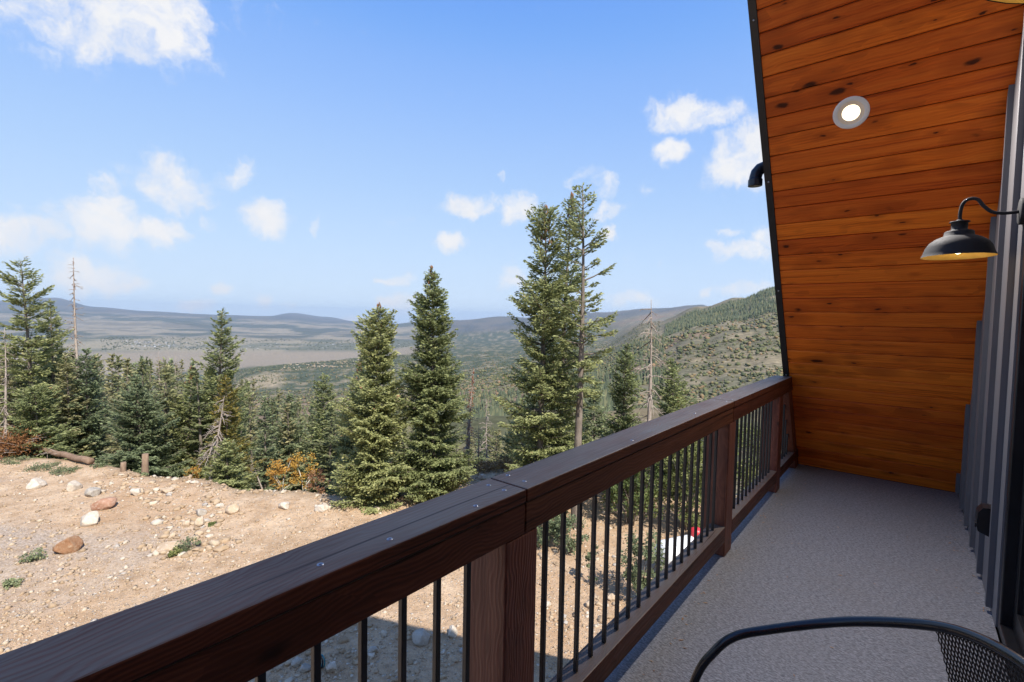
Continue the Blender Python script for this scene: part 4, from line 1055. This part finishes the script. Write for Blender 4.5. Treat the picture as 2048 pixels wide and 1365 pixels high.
for k, (px, d) in enumerate([(930, 20.2), (955, 19.9), (985, 20.3), (1015, 20.0), (1045, 19.8), (905, 20.0), (880, 19.5)]):
    p = at_depth(px, 945, d); p[2] = gz(p[0], p[1])
    if k == 0: dg = leafy(420, .32, .75, 1500, .075, 'drygrass', 6, 40, .5)
    plant('dry_grass_patch', 'tuft of dry tan grass on the bank by the two pale rocks', 'grass', dg, ('foliage', 'stems'), p, (g.uniform(.8, 1.3), g.uniform(.8, 1.3), g.uniform(.8, 1.3)), g.uniform(0, 6), 'dry grass on the bank')
# low weeds on the dirt
for k, (px, py, Rw, H, m_, lb) in enumerate([(66, 1122, .30, .20, 'spruce', 'dark green low weed left of and below the rust-brown boulder'), (26, 1172, .24, .14, 'spruce', 'small dark green weed at the lower left edge'),
        (372, 1098, .36, .24, 'sage', 'green weed clump growing among the flat beige rocks'), (352, 1112, .22, .16, 'oak', 'small green weed beside the flat beige rocks'),
        (85, 938, .70, .16, 'sage', 'low grey-green ground cover above the white boulder at left'), (130, 945, .55, .14, 'sage', 'low grey-green ground cover below the fallen log'), (197, 934, .30, .14, 'spruce', 'small grey-green weed at the end of the fallen log'),
        (30, 925, .6, .14, 'sage', 'low ground cover at the left edge under the rusty branches'), (290, 952, .22, .12, 'spruce', 'tiny green weed in front of the taller stump'), (424, 1052, .14, .07, 'oak', 'tiny sprig on bare dirt below the round beige boulder')]):
    p = on_ground(px, py)
    plant('weed', lb, 'weed', leafy(430+k, H, Rw, 480 if Rw < .4 else 900, .05, m_, 5, 22, .6, open_=.30), ('foliage', 'stems'), (p[0], p[1], gz(p[0], p[1])-.01), group='weeds on the dirt')

# fallen log, brush and stumps
a = on_ground(182, 931); a[2] = gz(a[0], a[1])+.16
b = at_depth(36, 888, 22.6)
mb = MB(); a_, b_ = Vector(a), Vector(b); n = 12
mb.tube([a_.lerp(b_, k/n)+Vector((0, 0, .03*math.sin(k*2.1))) for k in range(n+1)], [.135-.045*k/n for k in range(n+1)], 12)
t = thing('fallen_log', 'fallen conifer trunk lying on the rim at the left', 'log', (a[0], a[1], a[2]-.16))
o = mb.build('log_trunk', M['log'], t, True); o.location = -Vector((a[0], a[1], a[2]-.16))
mb = MB(); g2 = np.random.default_rng(5)
for k in range(16):
    s_ = g2.uniform(.08, .95); p = a_.lerp(b_, s_); d_ = Vector(g2.normal(0, 1, 3)).normalized(); L = g2.uniform(.25, .5)
    mb.tube([p, p+d_*L*.6, p+d_*L+Vector((0, 0, -.04))], [.014, .010, .006], 5)
o = mb.build('broken_twigs', M['snag'], t, True); o.location = -Vector((a[0], a[1], a[2]-.16))
p = on_ground(12, 915); c0 = np.array([p[0], p[1], gz(p[0], p[1])])
n = 1700; hc = g2.normal(0, 1, (n, 3))*np.array([.48, .50, .26])+np.array([0, 0, .55]); hc[:, 2] = np.abs(hc[:, 2])
tv = nrm(g2.normal(0, 1, (n, 3))); wv = nrm(np.cross(tv, g2.normal(0, 1, (n, 3))))
fm = quads_mesh('dead_needles', hc, tv*.075, wv*.022, g2.random(n), M['deadneedle'])
mb = MB()
for k in range(46):
    s_ = Vector(g2.normal(0, .35, 3)*np.array([1, 1, .4])+np.array([0, 0, .35])); e_ = s_+Vector(g2.normal(0, .6, 3)*np.array([1, 1, .55])+np.array([0, 0, .25]))
    e_.z = max(e_.z, .05); mb.tube([s_, s_.lerp(e_, .5)+Vector((0, 0, .06)), e_], [.016, .011, .005], 4)
bm2 = mb.mesh('dead_twigs', True); bm2.materials.append(M['snag'])
plant('brush_heap', 'heap of rusty dead fir branches at the left edge', 'branches', (fm, bm2), ('dead_needles', 'dead_twigs'), c0, group=None)
for lb, px, pt, pb, rr_s in (('short pale stump at the rim, left of the two', 246, 925, 946, .10), ('taller brown stump at the rim, right of the two', 290, 908, 950, .115)):
    d = 18.9 if px < 260 else 18.7
    p = at_depth(px, pb, d); z = min(gz(p[0], p[1]), p[2]); Hs = at_depth(px, pt, d)[2]-z
    mb = MB(); prof = [(0, -.2), (.06, -.2)]
    mb.tube([(0, 0, -.3), (0, 0, .02), (.01, .01, Hs*.5), (.0, .02, Hs)], [rr_s*1.25, rr_s*1.12, rr_s*.95, rr_s*.92], 14)
    t = thing('tree_stump', lb, 'stump', (p[0], p[1], z), 'stumps at the rim'); mb.build('stump_trunk', M['stump'], t, True)
    mb = MB(); mb.lathe([(0, Hs+.012), (rr_s*.6, Hs+.010), (rr_s*.90, Hs+.002)], (0, .02, 0), 14); mb.build('cut_face', M['stump'], t)

# ------------------------------------------------------------------ rocks
def ico(sub):
    import bmesh
    bm = bmesh.new(); bmesh.ops.create_icosphere(bm, subdivisions=sub, radius=1.0); bm.verts.index_update()
    v = np.array([q_.co[:] for q_ in bm.verts]); f = np.array([[x_.index for x_ in q_.verts] for q_ in bm.faces]); bm.free(); return v, f
I3 = ico(4); I1 = ico(2); I0 = ico(1)
OCT = (np.array([(1, 0, 0), (-1, 0, 0), (0, 1, 0), (0, -1, 0), (0, 0, 1), (0, 0, -1.)]), np.array([(0, 2, 4), (2, 1, 4), (1, 3, 4), (3, 0, 4), (2, 0, 5), (1, 2, 5), (3, 1, 5), (0, 3, 5)]))
def rockshape(g, dims, base=I3, cuts=9, rough=.05):
    v = base[0].copy()
    for k in range(cuts):
        n_ = nrm(g.normal(0, 1, 3)); d_ = g.uniform(.58, .88); over = np.maximum(v@n_-d_, 0); v -= over[:, None]*n_[None]*.93
    if rough:
        ph = g.uniform(0, 6, (6, 3)); fr = g.normal(0, 3.2, (6, 3))
        for i in range(6): v += nrm(v)*(rough*.5*np.sin(v@fr[i]+ph[i, 0]))[:, None]*(.8 if i < 3 else .4)
        v += nrm(v)*g.normal(0, rough*.10, len(v))[:, None]
    return v*np.array(dims)[None]
def rockmat(name, a, b, c_):
    q = NM(name, .9, .2); p = q.coord('Object', rand=True)
    n_ = q.noise(p, 2.6, 6, .65, .4); m_ = q.noise(p, 11, 6, .7); s_ = q.noise(p, 45, 3, .6)
    col = q.mix(q.rng(n_, .35, .65), a, b); col = q.mix(q.rng(m_, .5, .72, 0, .8), col, c_); col = q.mix(q.rng(s_, .55, .8, 0, .5), col, tuple(x_*.45 for x_ in a[:3])+(1,))
    q.color(col); q.bump(q.math('ADD', m_, q.math('MULTIPLY', s_, .5)), .55, .05); return q.m
RM = {'pale': rockmat('pale_limestone', (.42, .34, .26, 1), (.58, .50, .40, 1), (.66, .60, .52, 1)), 'grey': rockmat('grey_stone', (.30, .265, .22, 1), (.44, .38, .31, 1), (.50, .46, .41, 1)),
      'red': rockmat('reddish_stone', (.30, .155, .095, 1), (.42, .25, .17, 1), (.55, .42, .34, 1)), 'rust': rockmat('rust_brown_stone', (.22, .105, .050, 1), (.34, .19, .105, 1), (.42, .31, .21, 1)),
      'beige': rockmat('beige_stone', (.40, .29, .19, 1), (.52, .40, .28, 1), (.62, .52, .42, 1))}
BOULD = [  # px, py of the base centre, width px, height px, flatness, colour, label, cuts
 (72, 976, 32, 22, 'pale', 'white boulder nearest the left edge below the ground cover', 7), (146, 981, 30, 22, 'pale', 'pale pinkish boulder second from the left in the upper row', 9),
 (187, 992, 30, 20, 'grey', 'grey-topped boulder left above the reddish wedge-shaped rock', 8), (207, 1017, 46, 24, 'red', 'reddish wedge-shaped rock with white streaks', 14),
 (181, 1047, 48, 26, 'pale', 'pale oblong slab of rock above the rust-brown boulder', 12), (137, 1102, 50, 36, 'rust', 'rust-brown boulder, the largest on the dirt', 8),
 (402, 1031, 24, 17, 'grey', 'small grey boulder among the rubble strip', 9), (465, 1025, 28, 20, 'beige', 'rounded beige boulder alone on smooth dirt', 3),
 (444, 1017, 10, 10, 'pale', 'small white rock touching the rounded beige boulder', 9), (569, 1016, 27, 15, 'pale', 'pinkish pale boulder left of the oval one below the aspens', 10),
 (643, 1022, 28, 15, 'pale', 'pale oval boulder nearest the middle firs', 4), (273, 990, 22, 16, 'pale', 'pale rock at the top of the rubble strip', 11),
 (338, 1099, 44, 16, 'beige', 'flat beige rock beside the green weed clump', 12), (398, 1052, 20, 20, 'beige', 'upright beige rock in the rubble strip', 12),
 (372, 1052, 18, 12, 'beige', 'blocky beige rock left in the rubble strip', 13), (335, 985, 24, 12, 'beige', 'flat tan slab high on the spoil bank', 14),
 (345, 1075, 14, 11, 'beige', 'small beige rock above the flat beige rock', 11),
 (843, 1284, 42, 26, 'grey', 'large grey-white rock at the shadow edge seen between balusters', 9), (905, 1272, 22, 24, 'pale', 'upright white rock by the post at the shadow edge', 11),
 (663, 1344, 30, 20, 'pale', 'white rock in the shade seen through the left balusters', 10), (745, 1306, 22, 16, 'grey', 'grey rock in the shade beside a baluster', 10), (595, 1330, 26, 16, 'grey', 'grey rock in the shade under the rail at left', 10),
 (610, 1346, 26, 16, 'grey', 'dull grey rock in the shade below the other under the rail', 10),
 (934, 957, 15, 12, 'pale', 'left of two pale rocks on the grassy bank by the snag', 8), (965, 957, 20, 10, 'pale', 'right of two pale rocks on the grassy bank by the snag', 9),
 (1092, 1215, 24, 14, 'pale', 'white rock on the dirt just right of the near post', 11), (1180, 1215, 22, 15, 'beige', 'beige rock on the dirt between balusters right of the near post', 10), (1225, 1200, 26, 14, 'beige', 'tan rock between balusters above the bottom rail', 10)]
g = np.random.default_rng(55)
for (px, py, w, h, cl, lb, cuts) in BOULD:
    p = on_ground(px, py); d = proj(p)[2]; sc_ = d/F
    dims = (w*.5*sc_*.94, w*.5*sc_*g.uniform(.75, 1.0), h*.5*sc_*1.12)
    v = rockshape(g, (1, 1, 1), I3, cuts, .07); v = v/np.abs(v).max(0)[None]*np.array(dims)[None]
    me = mesh_np('boulder', v, I3[1]); me.polygons.foreach_set('use_smooth', np.ones(len(me.polygons), bool)); me.materials.append(RM[cl])
    o = obj('boulder', me); o.location = (p[0]+ray(px, py)[0]*.0, p[1], gz(p[0], p[1])+dims[2]*.50); o.rotation_euler = (g.normal(0, .06), g.normal(0, .06), YAW+g.normal(0, .3))
    tag(o, lb, 'rock', 'boulders on the dirt')

def scatter(name, pts, sizes, base, m, g, flat=(.6, 1.0), smooth=False):
    v0, f0 = base; n = len(pts); nv = len(v0)
    V = np.repeat(v0[None], n, 0)
    V = V*(1+g.normal(0, .24, (n, nv, 1))); dm = np.stack([g.uniform(.7, 1.3, n), g.uniform(.6, 1.1, n), g.uniform(flat[0]*.7, flat[1]*.8, n)], 1)
    V = V*dm[:, None, :]*sizes[:, None, None]
    a = g.uniform(0, 6.28, n); ca_, sa_ = np.cos(a)[:, None], np.sin(a)[:, None]
    x_ = V[:, :, 0]*ca_-V[:, :, 1]*sa_; y_ = V[:, :, 0]*sa_+V[:, :, 1]*ca_; V[:, :, 0] = x_; V[:, :, 1] = y_
    V += pts[:, None, :]
    Fc = (f0[None]+(np.arange(n)*nv)[:, None, None]).reshape(-1, f0.shape[1])
    me = mesh_np(name, V.reshape(-1, 3), Fc)
    at = me.attributes.new('tint', 'FLOAT', 'FACE'); at.data.foreach_set('value', np.repeat(g.random(n), len(f0)).astype(np.float32))
    if smooth: me.polygons.foreach_set('use_smooth', np.ones(len(me.polygons), bool))
    me.materials.append(m); return obj(name, me)
q = NM('mixed_pebbles', .92, .2); a_t = q.n('ShaderNodeAttribute', None, None, attribute_name='tint')
cc_ = q.ramp(a_t.outputs['Fac'], [(0, (.30, .21, .13, 1)), (.4, (.42, .30, .19, 1)), (.75, (.48, .37, .255, 1)), (.93, (.58, .50, .40, 1)), (1, (.36, .33, .30, 1))])
q.color(q.mix(q.rng(q.noise(q.coord('Object'), 40, 4), .3, .7, 0, .35), cc_, (.24, .18, .12, 1))); M['pebble'] = q.m
g = np.random.default_rng(66)
def pad_points(n, box=(-250, 1560, 925, 1400)):
    out = []
    while len(out) < n:
        px = g.uniform(box[0], box[1], 4*n); py = g.uniform(box[2], box[3], 4*n)
        v = fw[None]+((px-1024)/F)[:, None]*rt[None]-((py-682.5)/F)[:, None]*up[None]
        P_ = CAM[None]+v*((PADZ-CAM[2])/v[:, 2])[:, None]; rr_ = np.hypot(P_[:, 0], P_[:, 1]); az_ = np.arctan2(P_[:, 0], P_[:, 1])
        ok = (rr_ < pad_edge(az_)+1.0) & (P_[:, 0] < -1.3)
        out += list(P_[ok][:n-len(out)])
    P_ = np.array(out); P_[:, 2] = ground(P_[:, 0], P_[:, 1]); return P_
n = 26000
P_ = pad_points(n); sz = .006+.012*g.random(n)+.045*g.random(n)**8; sz *= np.clip(np.hypot(P_[:, 0], P_[:, 1])/10, .55, 1.6)
P_[:, 2] += sz*.15
tag(scatter('pebbles', P_, sz, OCT, M['pebble'], g), kind='stuff')
# rubble: spoil bank along the rim, the strip down from it, the heap at the shadow edge
reg = [((180, 620, 945, 990), 300, (.03, .13)), ((280, 450, 985, 1110), 260, (.03, .15)), ((560, 930, 1255, 1365), 150, (.02, .085)), ((1080, 1260, 1150, 1260), 90, (.02, .09)), ((620, 760, 990, 1030), 50, (.04, .13)), ((1080, 1420, 1010, 1150), 150, (.03, .10)), ((180, 500, 1080, 1160), 70, (.03, .10))]
PP = []; SZ = []
for bx_, n, (s0, s1) in reg:
    q_ = pad_points(n, bx_); s_ = s0+(s1-s0)*g.random(n)**3.4; q_[:, 2] += s_*.2; PP.append(q_); SZ.append(s_)
tag(scatter('rubble', np.concatenate(PP), np.concatenate(SZ), I1, M['pebble'], g, (.5, 1.0)), kind='stuff')

# dry needles and grit blown onto the deck
g = np.random.default_rng(12); n = 240
xx_ = np.where(g.random(n) < .5, -.79+np.abs(g.normal(0, .05, n)), .35-np.abs(g.normal(0, .06, n))); xx_[:70] = g.uniform(-.75, .32, 70)
c = np.stack([xx_, g.uniform(.6, 5.4, n), np.full(n, .0025)], 1); a = g.uniform(0, 6.28, n); tv = np.stack([np.cos(a), np.sin(a), np.zeros(n)], 1); wv = np.stack([-np.sin(a), np.cos(a), np.zeros(n)], 1)
sz = .004+.012*g.random(n)**2
tag(obj('needle_litter', quads_mesh('needle_litter', c, tv*sz[:, None], wv*(sz*.25)[:, None], g.random(n), M['drygrass'])), kind='stuff')

# ------------------------------------------------------------------ tank, hose and striped panel
def hz_(px, py, z): return Vector(at_z(px, py, z))
ce = hz_(1391, 1104, PADZ+.52); le = hz_(1312, 1122, PADZ+.52); ax_ = (ce-le); ax_.z = 0; ax_.normalize()
TR, TL = .39, 1.18
t = thing('propane_tank', 'white propane tank with a red dome lid behind the balusters', 'tank', (ce.x, ce.y, PADZ), rz=math.atan2(ax_.y, ax_.x))
zt = gz(ce.x, ce.y)-PADZ
mb = MB(); prof = [(0, -TL)]+[(TR*math.sin(a), -TL+.22*(1-math.cos(a))) for a in np.linspace(.2, math.pi/2, 8)]+[(TR*math.sin(a), TL-.22*(1-math.cos(a))) for a in np.linspace(math.pi/2, .2, 8)]+[(0, TL)]
mb.lathe(prof, (0, 0, zt+.60), 36, (1, 0, 0)); mb.build('tank_body', M['white'], t, True)
mb = MB(); mb.lathe([(.16, -.02), (.16, .10), (.14, .16), (.08, .20), (0, .21)], (0, 0, zt+.60+TR-.01), 24)
q = NM('red_plastic', .4); q.color((.55, .030, .035, 1)); M['red'] = q.m
mb.build('dome_lid', M['red'], t, True)
for s in (-.75, .75):
    mb = MB(); mb.box(s-.05, s+.05, -.28, .28, zt-.05, zt+.30, .01); mb.build('saddle_leg', M['white'], t)
# coil of black pipe behind the tank
p = on_ground(1392, 1052); g = np.random.default_rng(9); c0 = (p[0], p[1], gz(p[0], p[1]))
t = thing('pipe_coil', 'loose coil of black pipe on the ground behind the white tank', 'pipe', c0)
for k in range(7):
    mb = MB(); n = 40; r1 = g.uniform(.34, .50); ox, oy = g.normal(0, .06, 2); tl = g.normal(0, .10, 2)
    mb.tube([(ox+r1*math.cos(6.2832*i/n), oy+r1*math.sin(6.2832*i/n), .03+.045*k*.6+.05+tl[0]*math.cos(6.2832*i/n)*.3+tl[1]*math.sin(6.2832*i/n)*.3) for i in range(n+1)], .019, 7, cap=False)
    mb.build('pipe_loop', M['pvc'], t, True)
p = on_ground(637, 1336); c0 = (p[0], p[1], gz(p[0], p[1]))
q = NM('teal_hose_plastic', .35); q.color((.02, .16, .19, 1)); M['teal'] = q.m
t = thing('hose_coil', 'small teal and black hose coil in the shade beside a baluster', 'hose', c0)
for k in range(4):
    mb = MB(); n = 30; r1 = .125-.006*k
    mb.tube([(r1*math.cos(6.2832*i/n)*.8+.02*k, .03*k-.05, .125+r1*math.sin(6.2832*i/n)) for i in range(n+1)], .013, 7, cap=False)
    mb.build('hose_loop', M['teal'] if k % 2 else M['pvc'], t, True)
# striped panel leaning by the fir
p = on_ground(906, 986); c0 = (p[0], p[1], gz(p[0], p[1])-.02)
t = thing('striped_panel', 'small leaning panel striped red, white and black right of the tallest fir', 'panel', c0, rz=YAW)
t.rotation_euler = (R(-18), R(-18), YAW)
for k, (h0, h1, mm) in enumerate([(.40, .47, 'red'), (.335, .40, 'white'), (.255, .335, 'black'), (.17, .255, 'white'), (.12, .17, 'steel'), (.0, .12, 'white')]):
    mb = MB(); mb.box(-.26, .26, -.012, .012, h0+.001, h1-.001, .002); mb.build('stripe', M[mm], t)

# ------------------------------------------------------------------ far slopes
def polar(px, r):
    az_ = np.interp(px, list(range(-400, 1850, 25)), [az_of(p_) for p_ in range(-400, 1850, 25)]); return np.sin(az_)*r, np.cos(az_)*r
def leafattr(name, stops, val=1.0):
    q = NM(name, .9, .1); a = q.n('ShaderNodeAttribute', None, None, attribute_name='tint'); q.color(q.ramp(a.outputs['Fac'], stops)); return q.m
M['scrub'] = leafattr('scattered_scrub', [(0, (.070, .080, .044, 1)), (.5, (.110, .118, .060, 1)), (.78, (.160, .150, .072, 1)), (.9, (.190, .145, .075, 1)), (1, (.22, .145, .085, 1))])
M['darkpine'] = leafattr('far_conifer_wood', [(0, (.050, .064, .042, 1)), (.6, (.088, .102, .060, 1)), (1, (.145, .140, .075, 1))])
g = np.random.default_rng(88)
def cover_pts(n, p0, p1, r0_, r1_, dens_sc=60, thr=.45, seed=40, pw=1.0):
    out = np.zeros((0, 3))
    while len(out) < n:
        px = g.uniform(p0, p1, 3*n); r_ = np.exp(np.log(r0_)+(np.log(r1_)-np.log(r0_))*g.random(3*n)**pw); x_, y_ = polar(px, r_)
        ok = fbm(x_, y_, dens_sc, seed, 4) > thr+.13*g.normal(0, 1, 3*n)
        P_ = np.stack([x_[ok], y_[ok], ground(x_[ok], y_[ok])], 1); out = np.concatenate([out, P_])
    return out[:n]
def blobs(name, P_, sz, m, base=I0, flat=(.8, 1.1)):
    P_ = P_.copy(); P_[:, 2] += sz*.45; return tag(scatter(name, P_, sz, base, M[m], g, flat), kind='stuff')
P_ = cover_pts(12500, 820, 1640, 150, 1500, 55, .48); blobs('hillside_scrub', P_, (.6+2.4*g.random(len(P_))**1.8)*np.clip(np.hypot(P_[:, 0], P_[:, 1])/600, .6, 1.5), 'scrub')
P_ = cover_pts(9000, 420, 1320, 900, 3300, 160, .47, 41); blobs('valley_scrub', P_, g.uniform(1.8, 4.2, len(P_)), 'scrub', OCT)
P_ = cover_pts(4200, 470, 840, 2450, 3300, 200, .40, 42); blobs('bench_woodland', P_, g.uniform(2.5, 5.0, len(P_)), 'darkpine', OCT)
def spires(name, P_, H, m):
    n = len(P_); k = 6; a = np.arange(k)/k*2*math.pi
    V = np.zeros((n, 2*k+2, 3)); w = H*g.uniform(.15, .22, n)
    for tier, (z0, z1, ws) in enumerate(((.02, .62, 1.0), (.38, 1.0, .66))):
        o = tier*(k+1)
        jit = 1+g.normal(0, .18, (n, k)); rot = g.uniform(0, 1, n)[:, None]
        V[:, o:o+k, 0] = np.cos(a[None]+rot)*w[:, None]*ws*jit; V[:, o:o+k, 1] = np.sin(a[None]+rot)*w[:, None]*ws*jit; V[:, o:o+k, 2] = (H*z0)[:, None]+g.normal(0, .03, (n, k))*H[:, None]
        V[:, o+k, 2] = H*z1
    V += P_[:, None, :]
    f = [(i, (i+1) % k, k) for i in range(k)]+[(k+1+i, k+1+(i+1) % k, 2*k+1) for i in range(k)]
    f = np.array(f); Fc = (f[None]+(np.arange(n)*(2*k+2))[:, None, None]).reshape(-1, 3)
    me = mesh_np(name, V.reshape(-1, 3), Fc); at = me.attributes.new('tint', 'FLOAT', 'FACE'); at.data.foreach_set('value', np.repeat(g.random(n), 2*k).astype(np.float32))
    me.materials.append(M[m]); return tag(obj(name, me), kind='stuff')
P_ = cover_pts(4200, 1330, 1680, 1350, 1950, 180, .42, 43); spires('hilltop_conifers', P_, g.uniform(9, 17, len(P_)), 'darkpine')
P_ = cover_pts(4500, -100, 1250, 150, 750, 90, .46, 44); spires('slope_conifers', P_, g.uniform(6, 12, len(P_)), 'darkpine')
P_ = cover_pts(900, 1130, 1330, 450, 1500, 90, .50, 45); spires('gully_conifers', P_, g.uniform(7, 13, len(P_)), 'darkpine')
# pale outcrops, the town on the valley floor
P_ = cover_pts(260, 560, 720, 2450, 2950, 60, .52, 46); blobs('pale_outcrops', P_, g.uniform(2, 6, len(P_)), 'pebble', I0, (.4, .7))
V = []; Fs = []
for n, p0, p1, r0_, r1_ in ((230, 250, 435, 5700, 6500), (120, 470, 800, 5600, 6300)):
    P_ = cover_pts(n*6//10, p0, p1, r0_, r1_, 300, .45, 47)
    for p in P_:
        w, d_, h = g.uniform(4, 8), g.uniform(3.5, 6), g.uniform(3, 4.5); a = g.uniform(0, 3.14); o = len(V)
        for (sx_, sy_, hz0) in ((-1, -1, -2), (1, -1, -2), (1, 1, -2), (-1, 1, -2), (-1, -1, h), (1, -1, h), (1, 1, h), (-1, 1, h), (-1, 0, h+3), (1, 0, h+3)):
            x_, y_ = sx_*w, sy_*d_; V.append((p[0]+x_*math.cos(a)-y_*math.sin(a), p[1]+x_*math.sin(a)+y_*math.cos(a), p[2]+hz0))
        Fs += [tuple(o+i for i in q_) for q_ in ((0, 1, 5, 4), (2, 3, 7, 6), (4, 5, 9, 8), (6, 7, 8, 9), (3, 0, 4, 8, 7), (1, 2, 6, 9, 5))]
me = bpy.data.meshes.new('far_town'); me.from_pydata(V, [], Fs); me.update()
q = NM('far_town_walls', .8); nn = q.n('ShaderNodeTexVoronoi', None, {'Vector': q.coord('Position'), 'Scale': .02}); q.color(q.mix(q.n('ShaderNodeSeparateColor', None, {0: nn.outputs['Color']}).outputs[0], (.10, .10, .10, 1), (.42, .41, .40, 1)))
tag(obj('far_town', me, q.m), kind='stuff')
P_ = cover_pts(1800, 200, 860, 5400, 7200, 300, .47, 48); blobs('town_trees', P_, g.uniform(4, 9, len(P_)), 'darkpine', OCT)

# ------------------------------------------------------------------ haze
top = max(float(Z.max()), 30.0)+40; bot = float(Z.min())-3
mb = MB(); mb.box(-26500, 26500, -26500, 26500, bot, top)
q = NM('thin_air'); q.N.remove(q.b)
pv = q.N.new('ShaderNodeVolumePrincipled'); pv.inputs['Color'].default_value = (.66, .82, 1.0, 1); pv.inputs['Density'].default_value = 3.3e-5; pv.inputs['Anisotropy'].default_value = .2
q.L.new(pv.outputs[0], q.out.inputs['Volume'])
tag(mb.build('haze', q.m), kind='stuff')
